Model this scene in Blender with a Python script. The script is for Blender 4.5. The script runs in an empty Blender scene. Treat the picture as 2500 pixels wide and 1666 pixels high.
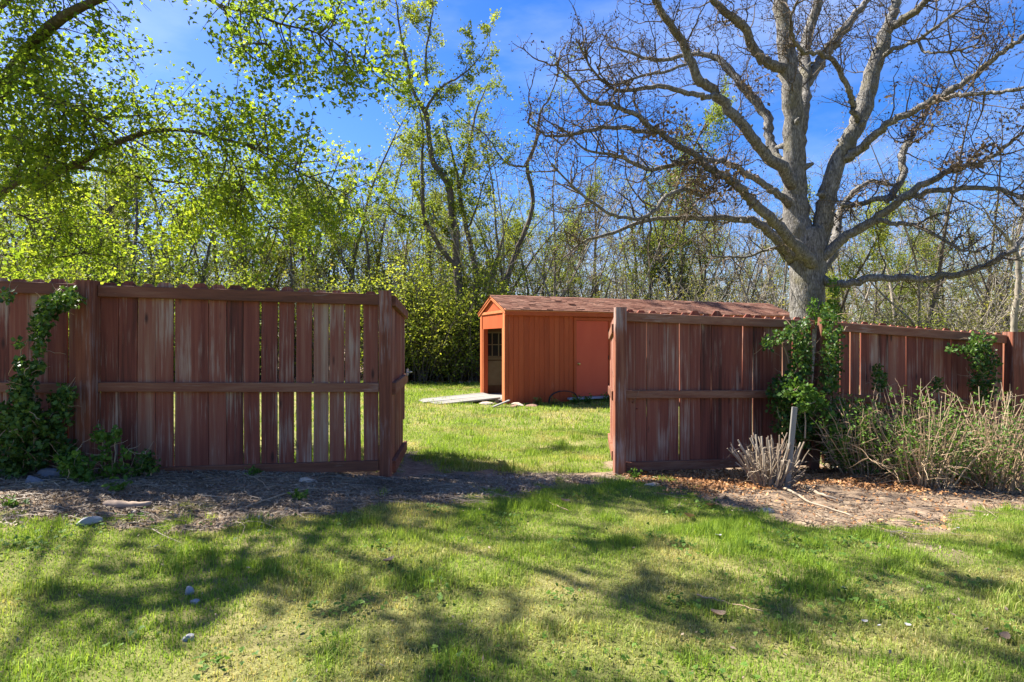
import bpy, math, random
import numpy as np
from mathutils import Vector, Matrix

rng = np.random.default_rng(7)
random.seed(7)
SC = bpy.context.scene
COL = SC.collection

# ------------------------------------------------------------------ camera, sky, sun, exposure
F = 1389.0
CAMZ = 1.15
cam_data = bpy.data.cameras.new('camera')
cam_data.lens = 36.0 * F / 2500.0
cam_data.sensor_width = 36.0
cam_data.clip_start = 0.05
cam_data.clip_end = 2000.0
cam = bpy.data.objects.new('camera', cam_data)
COL.objects.link(cam)
cam.location = (0, 0, CAMZ)
cam.rotation_euler = (math.radians(90), 0, 0)
SC.camera = cam

SUN_EL = math.radians(52)
SUN_H = Vector((-0.90, 0.43)).normalized()
sun_dir = Vector((SUN_H.x * math.cos(SUN_EL), SUN_H.y * math.cos(SUN_EL), math.sin(SUN_EL)))
world = bpy.data.worlds.new('World')
SC.world = world
world.use_nodes = True
wn, wl = world.node_tree.nodes, world.node_tree.links
wn.clear()
w_out = wn.new('ShaderNodeOutputWorld')
w_bg = wn.new('ShaderNodeBackground')
w_bg.inputs['Strength'].default_value = 0.062
w_sky = wn.new('ShaderNodeTexSky')
w_sky.sky_type = 'NISHITA'
w_sky.sun_disc = False
w_sky.sun_elevation = SUN_EL
w_sky.sun_rotation = math.atan2(SUN_H.x, SUN_H.y)
w_sky.air_density = 1.0
w_sky.dust_density = 0.7
w_sky.ozone_density = 4.0
w_hs = wn.new('ShaderNodeHueSaturation')
w_hs.inputs['Saturation'].default_value = 1.38
w_hs.inputs['Hue'].default_value = 0.512
w_tint = wn.new('ShaderNodeMixRGB')
w_tint.blend_type = 'MULTIPLY'
w_tint.inputs['Fac'].default_value = 1.0
w_tint.inputs['Color2'].default_value = (0.95, 0.86, 0.90, 1)
w_tc = wn.new('ShaderNodeTexCoord')
w_map = wn.new('ShaderNodeMapping')
w_map.inputs['Scale'].default_value = (1.3, 2.2, 4.0)
w_map.inputs['Rotation'].default_value = (0.2, 0.35, 0.5)
w_map.inputs['Location'].default_value = (0.6, 0.0, 0.35)
w_no = wn.new('ShaderNodeTexNoise')
w_no.inputs['Scale'].default_value = 1.5
w_no.inputs['Detail'].default_value = 7.0
w_no.inputs['Roughness'].default_value = 0.55
w_ramp = wn.new('ShaderNodeValToRGB')
w_ramp.color_ramp.elements[0].position = 0.47
w_ramp.color_ramp.elements[0].color = (0, 0, 0, 1)
w_ramp.color_ramp.elements[1].position = 0.74
w_ramp.color_ramp.elements[1].color = (0.32, 0.32, 0.32, 1)
w_mix = wn.new('ShaderNodeMixRGB')
w_mix.inputs['Color2'].default_value = (4.6, 5.2, 6.3, 1)
wl.new(w_tc.outputs['Generated'], w_map.inputs['Vector'])
wl.new(w_map.outputs['Vector'], w_no.inputs['Vector'])
wl.new(w_no.outputs['Fac'], w_ramp.inputs['Fac'])
wl.new(w_ramp.outputs['Color'], w_mix.inputs['Fac'])
wl.new(w_sky.outputs['Color'], w_hs.inputs['Color'])
wl.new(w_hs.outputs['Color'], w_tint.inputs['Color1'])
wl.new(w_tint.outputs['Color'], w_mix.inputs['Color1'])
wl.new(w_mix.outputs['Color'], w_bg.inputs['Color'])
wl.new(w_bg.outputs['Background'], w_out.inputs['Surface'])

sun_data = bpy.data.lights.new('sun', 'SUN')
sun_data.energy = 4.3
sun_data.angle = math.radians(0.55)
sun_data.color = (1.0, 0.94, 0.84)
sun = bpy.data.objects.new('sun', sun_data)
COL.objects.link(sun)
sun.location = sun_dir * 60
sun.rotation_euler = sun_dir.to_track_quat('Z', 'Y').to_euler()

SC.view_settings.view_transform = 'Standard'
SC.view_settings.look = 'None'
SC.view_settings.gamma = 1.0
SC.view_settings.exposure = 2.13
SC.cycles.max_bounces = 7
SC.cycles.transparent_max_bounces = 8
SC.cycles.caustics_reflective = False
SC.cycles.caustics_refractive = False


# ------------------------------------------------------------------ helpers
def at(px, py, y):
    """The point of the place that the photograph shows at (px, py), y metres away."""
    return np.array([(px - 1250.0) / F * y, y, CAMZ + (833.0 - py) / F * y])


def lattice(ix, iy, seed):
    h = (ix.astype(np.int64) * 374761393 + iy.astype(np.int64) * 668265263 + seed * 974634777) & 0x7FFFFFFF
    h = (h ^ (h >> 13)) * 1274126177 & 0x7FFFFFFF
    return ((h ^ (h >> 16)) & 0xFFFF) / 65535.0


def vnoise(x, y, scale, seed=0):
    x = np.asarray(x, float) / scale
    y = np.asarray(y, float) / scale
    ix, iy = np.floor(x), np.floor(y)
    fx, fy = x - ix, y - iy
    fx = fx * fx * (3 - 2 * fx)
    fy = fy * fy * (3 - 2 * fy)
    a, b = lattice(ix, iy, seed), lattice(ix + 1, iy, seed)
    c, d = lattice(ix, iy + 1, seed), lattice(ix + 1, iy + 1, seed)
    return (a * (1 - fx) + b * fx) * (1 - fy) + (c * (1 - fx) + d * fx) * fy


CTRL = np.array([
    (-3.35, 4.55, .11), (-1.07, 4.8, 0.0), (0, 5.0, -.05), (1.02, 5.4, -.10), (3.15, 5.88, -.18), (5.49, 6.3, -.34),
    (-6.0, 4.3, .16), (-2, 3, 0.02), (0, 3, 0.0), (2.5, 3, -.03), (0, 1, 0), (-4, 1, 0.02), (4, 1, 0), (3.6, 4.4, -.13), (6, 4, -.2),
    (-1.2, 6.6, -.15), (1.2, 7, -.2), (0, 9, -.23), (-.15, 12.5, -.23), (7, 15, -.3), (-6, 8, 0.0), (-6, 13, -.15), (6, 11, -.33),
    (0, 18, -.25), (-14, 20, -.2), (16, 20, -.4), (0, 40, -.3), (-30, 40, -.3), (30, 40, -.3), (0, -8, 0), (-15, -5, 0), (15, -5, 0),
    (-60, 80, -.3), (60, 80, -.3), (0, 120, -.3), (-15, 6, .1), (15, 7, -.5)])


def _phi(r):
    return np.sqrt(r * r + 2.0)


_D = np.hypot(CTRL[:, None, 0] - CTRL[None, :, 0], CTRL[:, None, 1] - CTRL[None, :, 1])
_W = np.linalg.solve(_phi(_D) + 0.02 * np.eye(len(CTRL)), CTRL[:, 2] + 0.15)


def gz0(x, y):
    x = np.asarray(x, float)
    y = np.asarray(y, float)
    s = np.zeros(np.broadcast(x, y).shape)
    for (cx, cy, _), w in zip(CTRL, _W):
        s = s + w * _phi(np.hypot(x - cx, y - cy))
    far = np.clip((np.hypot(x, y) - 60) / 40, 0, 1)
    return (s - 0.15) * (1 - far) + (-.3) * far


def gz(x, y):
    x = np.asarray(x, float)
    y = np.asarray(y, float)
    d = np.hypot(x, y - 3)
    k = np.clip(1.3 - d / 25, 0, 1)
    return gz0(x, y) + k * (0.05 * (vnoise(x, y, .9, 1) - .5) + 0.022 * (vnoise(x, y, .3, 2) - .5))


def G(px, py):
    """Where the view line through (px, py) meets the ground."""
    y = 4.0
    for _ in range(40):
        z = float(gz((px - 1250) / F * y, y))
        t = F * (CAMZ - z) / max(py - 833.0, 20)
        y = .5 * y + .5 * min(t, 60)
    x = (px - 1250) / F * y
    return np.array([x, y, float(gz(x, y))])


FENCE = np.array([(-12, 3.6), (-6, 4.27), (-3.35, 4.55), (-1.07, 4.8), (1.02, 5.4), (3.15, 5.88), (5.49, 6.3), (14, 7.8)])


def fence_y(x):
    return np.interp(x, FENCE[:, 0], FENCE[:, 1])


FRONT = np.array([(-2000, 1290), (0, 1290), (300, 1288), (500, 1270), (700, 1272), (850, 1258), (1000, 1213), (1150, 1192), (1300, 1182), (1480, 1170),
                  (1600, 1200), (1750, 1243), (1850, 1275), (2000, 1300), (2150, 1312), (2300, 1292), (2400, 1270), (2500, 1245), (4500, 1240)])
REAR = np.array([(930, 1090), (985, 1105), (1060, 1150), (1150, 1163), (1300, 1160), (1480, 1145), (1530, 1110)])


def dirtiness(x, y):
    """1 on bare earth, 0 on lawn (with a ragged edge)."""
    x = np.asarray(x, float)
    y = np.asarray(y, float)
    yy = np.maximum(y, .5)
    px = 1250 + F * x / yy
    py = 833 + F * (CAMZ - gz0(x, y)) / yy
    n = (vnoise(x, y, .35, 5) - .5) * 60 + (vnoise(x, y, .1, 6) - .5) * 40
    front = np.interp(px, FRONT[:, 0], FRONT[:, 1]) - 14 + 26 * np.clip((px - 930) / 80, 0, 1) * np.clip((1540 - px) / 80, 0, 1)
    near = np.clip((front - py + n) / 16 + .5, 0, 1)
    fy = fence_y(x)
    rear = np.interp(px, REAR[:, 0], REAR[:, 1])
    ingate = (px > 985) & (px < 1500)
    back = np.where(ingate, np.clip((py - rear + 6 + n * .5) / 14 + .5, 0, 1), np.clip((fy + .35 - y + n * .004) / .2 + .5, 0, 1))
    d = near * back
    gx = np.abs(x + 1.2)
    d = np.maximum(d, np.clip(1.2 - np.hypot((x + 1.1) / .5, (y - 5.4) / .8) + n * .006, 0, 1) * .8)
    patch = np.clip((vnoise(x, y, .8, 9) - .86) * 8 + (vnoise(x, y, .15, 10) - .5), 0, 1) * (y < fy) * .75
    woods = np.clip((y - 18.6 + n * .02) / .8, 0, 1)
    return np.maximum(np.maximum(d, patch), woods)


def mesh_from(name, V, polys, mat=None, smooth=False, attrs=None):
    """V (n,3); polys: list of (m,k) index arrays."""
    me = bpy.data.meshes.new(name)
    V = np.asarray(V, np.float32)
    polys = [np.asarray(p, np.int32) for p in polys if len(p)]
    me.vertices.add(len(V))
    me.vertices.foreach_set('co', V.ravel())
    nl = sum(p.size for p in polys)
    npoly = sum(len(p) for p in polys)
    me.loops.add(nl)
    me.loops.foreach_set('vertex_index', np.concatenate([p.ravel() for p in polys]))
    tot = np.concatenate([np.full(len(p), p.shape[1], np.int32) for p in polys])
    start = np.concatenate([[0], np.cumsum(tot)[:-1]]).astype(np.int32)
    me.polygons.add(npoly)
    me.polygons.foreach_set('loop_start', start)
    try:
        me.polygons.foreach_set('loop_total', tot)
    except Exception:
        pass
    me.polygons.foreach_set('use_smooth', np.full(npoly, bool(smooth)))
    for k, a in (attrs or {}).items():
        at_ = me.attributes.new(k, 'FLOAT', 'POINT')
        at_.data.foreach_set('value', np.asarray(a, np.float32))
    me.update(calc_edges=True)
    if mat:
        me.materials.append(mat)
    return me


def obj(name, me, parent=None, loc=(0, 0, 0), kind=None):
    o = bpy.data.objects.new(name, me)
    COL.objects.link(o)
    o.location = loc
    if parent:
        o.parent = parent
    if kind:
        o['kind'] = kind
    return o


def thing(name, label, cat, loc=(0, 0, 0), rz=0.0, group=None):
    o = obj(name, None, None, loc)
    o.rotation_euler = (0, 0, rz)
    o['label'] = label
    o['category'] = cat
    if group:
        o['group'] = group
    return o


def tag(o, label, cat, group=None, kind=None):
    o['label'] = label
    o['category'] = cat
    if group:
        o['group'] = group
    if kind:
        o['kind'] = kind
    return o


def copy_tree(o, parent=None):
    c = o.copy()
    COL.objects.link(c)
    if parent:
        c.parent = parent
    for ch in list(o.children):
        copy_tree(ch, c)
    return c


class Acc:
    """Collects rings, boxes and loose faces into one mesh."""

    def __init__(self):
        self.V, self.P, self.n = [], {}, 0

    def add(self, V, F_):
        F_ = np.asarray(F_)
        self.V.append(np.asarray(V, float))
        self.P.setdefault(F_.shape[1], []).append(F_ + self.n)
        self.n += len(V)

    def tube(self, P, R, n=6, rough=0.0, cap=True):
        P = np.asarray(P, float)
        R = np.broadcast_to(np.asarray(R, float), (len(P),))
        k = len(P)
        T = np.gradient(P, axis=0)
        T /= np.linalg.norm(T, axis=1, keepdims=True) + 1e-9
        m = np.abs(P[-1] - P[0])
        ref = np.eye(3)[int(np.argmin(m))]
        U = np.cross(T, ref)
        U /= np.linalg.norm(U, axis=1, keepdims=True) + 1e-9
        W = np.cross(T, U)
        a = np.arange(n) / n * 2 * math.pi
        rr = R[:, None] * (1 + rough * (rng.random((k, n)) - .5)) if rough else np.repeat(R[:, None], n, 1)
        V = P[:, None, :] + rr[:, :, None] * (np.cos(a)[None, :, None] * U[:, None, :] + np.sin(a)[None, :, None] * W[:, None, :])
        i = np.arange(k - 1)[:, None] * n
        j = np.arange(n)[None, :]
        j2 = (j + 1) % n
        Q = np.stack([i + j, i + j2, i + n + j2, i + n + j], -1).reshape(-1, 4)
        self.add(V.reshape(-1, 3), Q)
        if cap and n >= 4:
            self.P.setdefault(n, []).append((np.arange(n)[None, :] + (k - 1) * n) + self.n - k * n)
            self.P.setdefault(n, []).append((np.arange(n)[None, ::-1]) + self.n - k * n)

    def beam(self, p0, p1, w, h, up=(0, 0, 1), ch=.004):
        """A timber with chamfered edges from p0 to p1, w wide (sideways), h high (along up)."""
        p0, p1 = np.asarray(p0, float), np.asarray(p1, float)
        t = p1 - p0
        t /= np.linalg.norm(t)
        s = np.cross(t, up)
        s /= np.linalg.norm(s)
        u = np.cross(s, t)
        a, b = w / 2, h / 2
        prof = [(-a + ch, -b), (a - ch, -b), (a, -b + ch), (a, b - ch), (a - ch, b), (-a + ch, b), (-a, b - ch), (-a, -b + ch)]
        V = [p + s * x + u * z for p in (p0, p1) for x, z in prof]
        i = np.arange(8)
        self.add(V, np.stack([i, (i + 1) % 8, (i + 1) % 8 + 8, i + 8], -1))
        self.P.setdefault(8, []).append(np.array([list(range(7, -1, -1)), list(range(8, 16))]) + self.n - 16)

    def box(self, lo, hi):
        (x0, y0, z0), (x1, y1, z1) = lo, hi
        V = [(x0, y0, z0), (x1, y0, z0), (x1, y1, z0), (x0, y1, z0), (x0, y0, z1), (x1, y0, z1), (x1, y1, z1), (x0, y1, z1)]
        self.add(V, [(0, 3, 2, 1), (4, 5, 6, 7), (0, 1, 5, 4), (1, 2, 6, 5), (2, 3, 7, 6), (3, 0, 4, 7)])

    def prism(self, outline, axis0, axis1, depth, origin=(0, 0, 0)):
        """An outline (list of 2-D points) in the plane axis0/axis1, pushed along depth (vector)."""
        o = np.asarray(origin, float)
        a0, a1, d = np.asarray(axis0, float), np.asarray(axis1, float), np.asarray(depth, float)
        n = len(outline)
        A = [o + a0 * x + a1 * y for x, y in outline]
        B = [p + d for p in A]
        i = np.arange(n)
        self.add(A + B, np.stack([i, (i + 1) % n, (i + 1) % n + n, i + n], -1))
        self.P.setdefault(n, []).append(np.array([list(range(n - 1, -1, -1)), list(range(n, 2 * n))]) + self.n - 2 * n)

    def mesh(self, name, mat, smooth=False):
        return mesh_from(name, np.concatenate(self.V), [np.concatenate(v) for v in self.P.values()], mat, smooth)

    def empty(self):
        return self.n == 0


# ------------------------------------------------------------------ materials
def new_mat(name):
    m = bpy.data.materials.new(name)
    m.use_nodes = True
    nt = m.node_tree
    nt.nodes.clear()
    return m, nt.nodes, nt.links


def node(N, t, **kw):
    n = N.new(t)
    for k, v in kw.items():
        if k in n.inputs:
            n.inputs[k].default_value = v
        else:
            setattr(n, k, v)
    return n


def ramp(N, stops):
    r = N.new('ShaderNodeValToRGB')
    e = r.color_ramp.elements
    while len(e) < len(stops):
        e.new(.5)
    for el, (p, c) in zip(e, stops):
        el.position = p
        el.color = (*c, 1)
    return r


def wood_mat(name, stops, scale=(14, 14, 1.1), rough=.85, per_obj=.5, worn=None, worn_at=.62, bump=.25, grain=.7, knots=False):
    """Grain along local z; per-object shift of tone; worn streaks where the paint or stain has gone."""
    m, N, L = new_mat(name)
    out = node(N, 'ShaderNodeOutputMaterial')
    bs = node(N, 'ShaderNodeBsdfPrincipled', Roughness=rough)
    bs.inputs['Specular IOR Level'].default_value = .25
    tc = node(N, 'ShaderNodeTexCoord')
    oi = node(N, 'ShaderNodeObjectInfo')
    mp = node(N, 'ShaderNodeMapping')
    mp.inputs['Scale'].default_value = scale
    add = node(N, 'ShaderNodeVectorMath', operation='ADD')
    mul = node(N, 'ShaderNodeVectorMath', operation='MULTIPLY')
    cmb = node(N, 'ShaderNodeCombineXYZ')
    for i in range(3):
        L.new(oi.outputs['Random'], cmb.inputs[i])
    mul.inputs[1].default_value = (37, 71, 53)
    L.new(cmb.outputs[0], mul.inputs[0])
    L.new(tc.outputs['Object'], mp.inputs['Vector'])
    L.new(mp.outputs['Vector'], add.inputs[0])
    L.new(mul.outputs[0], add.inputs[1])
    n1 = node(N, 'ShaderNodeTexNoise', Scale=1.6, Detail=8.0, Roughness=.65)
    n2 = node(N, 'ShaderNodeTexNoise', Scale=.45, Detail=3.0, Roughness=.5)
    L.new(add.outputs[0], n1.inputs['Vector'])
    L.new(add.outputs[0], n2.inputs['Vector'])
    mm = node(N, 'ShaderNodeMath', operation='MULTIPLY_ADD')
    mm.inputs[1].default_value = per_obj
    L.new(oi.outputs['Random'], mm.inputs[0])
    s0 = node(N, 'ShaderNodeMath', operation='MULTIPLY_ADD')
    s0.inputs[1].default_value = grain
    L.new(n1.outputs['Fac'], s0.inputs[0])
    h = node(N, 'ShaderNodeMath', operation='MULTIPLY_ADD')
    h.inputs[1].default_value = .6
    h.inputs[2].default_value = -.15 - per_obj / 2 - (grain - .7) * .5
    L.new(n2.outputs['Fac'], h.inputs[0])
    L.new(h.outputs[0], s0.inputs[2])
    L.new(s0.outputs[0], mm.inputs[2])
    r = ramp(N, stops)
    L.new(mm.outputs[0], r.inputs['Fac'])
    col = r.outputs['Color']
    if worn:
        n3 = node(N, 'ShaderNodeTexNoise', Scale=2.6, Detail=9.0, Roughness=.72)
        L.new(add.outputs[0], n3.inputs['Vector'])
        n4 = node(N, 'ShaderNodeTexNoise', Scale=2.2, Detail=3.0)
        ad2 = node(N, 'ShaderNodeVectorMath', operation='ADD')
        L.new(tc.outputs['Object'], ad2.inputs[0])
        L.new(mul.outputs[0], ad2.inputs[1])
        L.new(ad2.outputs[0], n4.inputs['Vector'])
        ad = node(N, 'ShaderNodeMath', operation='MULTIPLY_ADD')
        ad.inputs[1].default_value = .5
        L.new(n4.outputs['Fac'], ad.inputs[0])
        hh = node(N, 'ShaderNodeMath', operation='MULTIPLY')
        hh.inputs[1].default_value = .62
        L.new(n3.outputs['Fac'], hh.inputs[0])
        L.new(hh.outputs[0], ad.inputs[2])
        rw = ramp(N, [(worn_at, (0, 0, 0)), (worn_at + .13, (.75, .75, .75))])
        L.new(ad.outputs[0], rw.inputs['Fac'])
        mx = node(N, 'ShaderNodeMixRGB')
        mx.inputs['Color2'].default_value = (*worn, 1)
        L.new(rw.outputs['Color'], mx.inputs['Fac'])
        L.new(col, mx.inputs['Color1'])
        col = mx.outputs['Color']
    if knots:
        kv = node(N, 'ShaderNodeTexVoronoi', Scale=1.0)
        km = node(N, 'ShaderNodeMapping')
        km.inputs['Scale'].default_value = (9, 9, 3.2)
        ka = node(N, 'ShaderNodeVectorMath', operation='ADD')
        L.new(tc.outputs['Object'], km.inputs['Vector'])
        L.new(km.outputs['Vector'], ka.inputs[0])
        L.new(mul.outputs[0], ka.inputs[1])
        L.new(ka.outputs[0], kv.inputs['Vector'])
        kr = ramp(N, [(.05, (.85, .85, .85)), (.13, (0, 0, 0))])
        L.new(kv.outputs['Distance'], kr.inputs['Fac'])
        kx = node(N, 'ShaderNodeMixRGB')
        kx.inputs['Color2'].default_value = (.035, .018, .014, 1)
        L.new(kr.outputs['Color'], kx.inputs['Fac'])
        L.new(col, kx.inputs['Color1'])
        col = kx.outputs['Color']
    L.new(col, bs.inputs['Base Color'])
    b = node(N, 'ShaderNodeBump', Strength=bump, Distance=.006)
    L.new(n1.outputs['Fac'], b.inputs['Height'])
    L.new(b.outputs['Normal'], bs.inputs['Normal'])
    L.new(bs.outputs[0], out.inputs['Surface'])
    return m


def plain_mat(name, c0, c1, scale=8, rough=.8, bump=.2, metallic=0, detail=6, coord='Object'):
    m, N, L = new_mat(name)
    out = node(N, 'ShaderNodeOutputMaterial')
    bs = node(N, 'ShaderNodeBsdfPrincipled', Roughness=rough, Metallic=metallic)
    bs.inputs['Specular IOR Level'].default_value = .3
    tc = node(N, 'ShaderNodeTexCoord')
    n1 = node(N, 'ShaderNodeTexNoise', Scale=scale, Detail=detail, Roughness=.65)
    L.new(tc.outputs[coord], n1.inputs['Vector'])
    r = ramp(N, [(.32, c0), (.68, c1)])
    L.new(n1.outputs['Fac'], r.inputs['Fac'])
    L.new(r.outputs['Color'], bs.inputs['Base Color'])
    b = node(N, 'ShaderNodeBump', Strength=bump, Distance=.01)
    L.new(n1.outputs['Fac'], b.inputs['Height'])
    L.new(b.outputs['Normal'], bs.inputs['Normal'])
    L.new(bs.outputs[0], out.inputs['Surface'])
    return m


def bark_mat(name, stops, scale=(16, 16, 5), bump=.8, lichen=None):
    m, N, L = new_mat(name)
    out = node(N, 'ShaderNodeOutputMaterial')
    bs = node(N, 'ShaderNodeBsdfPrincipled', Roughness=.95)
    bs.inputs['Specular IOR Level'].default_value = .1
    tc = node(N, 'ShaderNodeTexCoord')
    mp = node(N, 'ShaderNodeMapping')
    mp.inputs['Scale'].default_value = scale
    L.new(tc.outputs['Object'], mp.inputs['Vector'])
    n1 = node(N, 'ShaderNodeTexNoise', Scale=1.0, Detail=6.0, Roughness=.7)
    v = node(N, 'ShaderNodeTexVoronoi', feature='DISTANCE_TO_EDGE', Scale=1.4)
    L.new(mp.outputs['Vector'], n1.inputs['Vector'])
    L.new(mp.outputs['Vector'], v.inputs['Vector'])
    ad = node(N, 'ShaderNodeMath', operation='MULTIPLY_ADD')
    ad.inputs[1].default_value = .5
    L.new(v.outputs['Distance'], ad.inputs[0])
    L.new(n1.outputs['Fac'], ad.inputs[2])
    r = ramp(N, stops)
    L.new(ad.outputs[0], r.inputs['Fac'])
    col = r.outputs['Color']
    if lichen:
        n2 = node(N, 'ShaderNodeTexNoise', Scale=2.2, Detail=6.0, Roughness=.7)
        L.new(tc.outputs['Object'], n2.inputs['Vector'])
        rl = ramp(N, [(.52, (0, 0, 0)), (.68, (.7, .7, .7))])
        L.new(n2.outputs['Fac'], rl.inputs['Fac'])
        mx = node(N, 'ShaderNodeMixRGB')
        mx.inputs['Color2'].default_value = (*lichen, 1)
        L.new(rl.outputs['Color'], mx.inputs['Fac'])
        L.new(col, mx.inputs['Color1'])
        col = mx.outputs['Color']
    L.new(col, bs.inputs['Base Color'])
    b = node(N, 'ShaderNodeBump', Strength=bump, Distance=.03)
    L.new(ad.outputs[0], b.inputs['Height'])
    L.new(b.outputs['Normal'], bs.inputs['Normal'])
    L.new(bs.outputs[0], out.inputs['Surface'])
    return m


def leaf_mat(name, stops, trans=.45, trans_gain=1.25, noise_scale=.6, rough=.55, obj_shift=0.0, noise_w=.6):
    """Leaves: colour by leaf (random per island) and by clump (noise in space); thin, so light passes through."""
    m, N, L = new_mat(name)
    out = node(N, 'ShaderNodeOutputMaterial')
    bs = node(N, 'ShaderNodeBsdfPrincipled', Roughness=rough)
    bs.inputs['Specular IOR Level'].default_value = .2
    geo = node(N, 'ShaderNodeNewGeometry')
    n1 = node(N, 'ShaderNodeTexNoise', Scale=noise_scale, Detail=3.0)
    L.new(geo.outputs['Position'], n1.inputs['Vector'])
    a = node(N, 'ShaderNodeMath', operation='MULTIPLY_ADD')
    a.inputs[1].default_value = .55
    L.new(geo.outputs['Random Per Island'], a.inputs[0])
    b = node(N, 'ShaderNodeMath', operation='MULTIPLY_ADD')
    b.inputs[1].default_value = noise_w * 1.6
    b.inputs[2].default_value = .22 - noise_w * .8
    L.new(n1.outputs['Fac'], b.inputs[0])
    val = b.outputs[0]
    if obj_shift:
        oi = node(N, 'ShaderNodeObjectInfo')
        c = node(N, 'ShaderNodeMath', operation='MULTIPLY_ADD')
        c.inputs[1].default_value = obj_shift
        L.new(oi.outputs['Random'], c.inputs[0])
        d = node(N, 'ShaderNodeMath', operation='SUBTRACT')
        d.inputs[1].default_value = obj_shift / 2
        L.new(val, d.inputs[0])
        L.new(d.outputs[0], c.inputs[2])
        val = c.outputs[0]
    L.new(val, a.inputs[2])
    r = ramp(N, stops)
    L.new(a.outputs[0], r.inputs['Fac'])
    L.new(r.outputs['Color'], bs.inputs['Base Color'])
    tr = node(N, 'ShaderNodeBsdfTranslucent')
    g = node(N, 'ShaderNodeMixRGB', blend_type='MULTIPLY')
    g.inputs['Fac'].default_value = 1
    g.inputs['Color2'].default_value = (trans_gain * 1.05, trans_gain, trans_gain * .55, 1)
    L.new(r.outputs['Color'], g.inputs['Color1'])
    L.new(g.outputs['Color'], tr.inputs['Color'])
    mx = node(N, 'ShaderNodeMixShader')
    mx.inputs['Fac'].default_value = trans
    L.new(bs.outputs[0], mx.inputs[1])
    L.new(tr.outputs[0], mx.inputs[2])
    L.new(mx.outputs[0], out.inputs['Surface'])
    return m


M = {}
M['fence'] = wood_mat('stained_fence_wood', [(.10, (.050, .021, .014)), (.34, (.155, .044, .028)), (.55, (.222, .069, .042)), (.75, (.26, .12, .074)), (.95, (.35, .235, .155))],
                      scale=(22, 22, .9), worn=(.42, .325, .24), worn_at=.585, per_obj=.5, grain=.95, knots=True)
M['rail'] = wood_mat('stained_rail_wood', [(.15, (.065, .028, .016)), (.5, (.178, .066, .036)), (.9, (.30, .16, .095))], scale=(1.0, 12, 22), worn=(.38, .30, .245), worn_at=.64, per_obj=.3, grain=.8)
M['post'] = wood_mat('stained_post_wood', [(.15, (.072, .027, .016)), (.5, (.20, .064, .034)), (.9, (.32, .155, .088))], scale=(20, 20, 1), worn=(.36, .29, .25), worn_at=.59, per_obj=.2, grain=1.1)
M['bare_post'] = wood_mat('bare_post_wood', [(.1, (.09, .035, .02)), (.5, (.17, .07, .04)), (1, (.38, .23, .13))], worn=(.40, .28, .17), worn_at=.62, per_obj=.2)
M['shed'] = wood_mat('orange_shed_paint', [(.1, (.28, .050, .015)), (.5, (.40, .074, .022)), (1, (.49, .12, .04))], scale=(5, 5, .8), worn=(.46, .20, .11), worn_at=.66, per_obj=.25, bump=.15, rough=.65)
M['shed_trim'] = wood_mat('orange_trim_paint', [(.1, (.42, .11, .04)), (.5, (.55, .17, .065)), (1, (.60, .22, .09))], scale=(5, 5, 1.5), worn=(.35, .15, .07), worn_at=.72, per_obj=.2, bump=.15, rough=.65)
M['shed_door'] = wood_mat('red_door_paint', [(.1, (.48, .068, .034)), (.5, (.56, .09, .042)), (1, (.60, .12, .06))], scale=(3, 3, 1), per_obj=0, bump=.08, rough=.55)
M['inside'] = wood_mat('dark_inside_wood', [(.1, (.05, .035, .02)), (.6, (.10, .07, .035)), (1, (.14, .10, .05))], per_obj=.2)
M['olive'] = plain_mat('olive_paint', (.13, .12, .065), (.18, .17, .095), 5)
M['pale_paint'] = plain_mat('chalky_white_paint', (.5, .5, .45), (.65, .65, .6), 9)
M['brass'] = plain_mat('brass', (.55, .36, .10), (.65, .45, .15), 5, rough=.3, metallic=1, bump=0)
M['black_metal'] = plain_mat('black_metal', (.015, .014, .013), (.03, .028, .026), 20, rough=.5)
M['galv'] = plain_mat('galvanised_latch', (.35, .34, .33), (.5, .49, .48), 20, rough=.5, metallic=.6)
M['grey_wood'] = wood_mat('weathered_grey_wood', [(.1, (.10, .095, .085)), (.5, (.19, .182, .165)), (1, (.29, .28, .26))], scale=(1.2, 14, 14), per_obj=.3)
M['stake'] = wood_mat('weathered_stake_wood', [(.1, (.13, .12, .105)), (.5, (.22, .205, .18)), (1, (.32, .30, .27))], per_obj=.1)
M['sill'] = plain_mat('grey_blue_sill', (.30, .33, .37), (.42, .45, .50), 6)
M['stone_grey'] = plain_mat('grey_stone', (.10, .105, .12), (.20, .20, .22), 9, bump=.5)
M['stone_pale'] = plain_mat('pale_stone', (.20, .20, .205), (.34, .34, .34), 9, bump=.5)
M['log'] = wood_mat('bleached_log', [(.1, (.12, .085, .06)), (.5, (.26, .19, .14)), (1, (.38, .30, .23))], scale=(1.2, 10, 10), per_obj=0)
M['dead_leaf'] = leaf_mat('dead_leaves', [(0, (.07, .046, .034)), (.5, (.155, .11, .08)), (1, (.27, .20, .15))], trans=.2, noise_scale=2)
M['pink_leaf'] = leaf_mat('pink_young_leaves', [(0, (.12, .03, .035)), (.5, (.22, .07, .06)), (1, (.36, .2, .14))], trans=.3, noise_scale=2)
M['mulch'] = leaf_mat('mulch_chips', [(0, (.07, .034, .018)), (.3, (.19, .088, .036)), (.65, (.38, .19, .075)), (1, (.52, .32, .15))], trans=.05, noise_scale=1.2)
M['litter'] = leaf_mat('dry_litter', [(0, (.07, .050, .034)), (.4, (.175, .132, .092)), (.8, (.32, .25, .17)), (1, (.48, .40, .27))], trans=.05, noise_scale=1.6)
M['cane'] = leaf_mat('dry_canes', [(0, (.13, .085, .05)), (.4, (.30, .205, .125)), (.8, (.46, .34, .21)), (1, (.54, .44, .29))], trans=.0, noise_scale=2)
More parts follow.
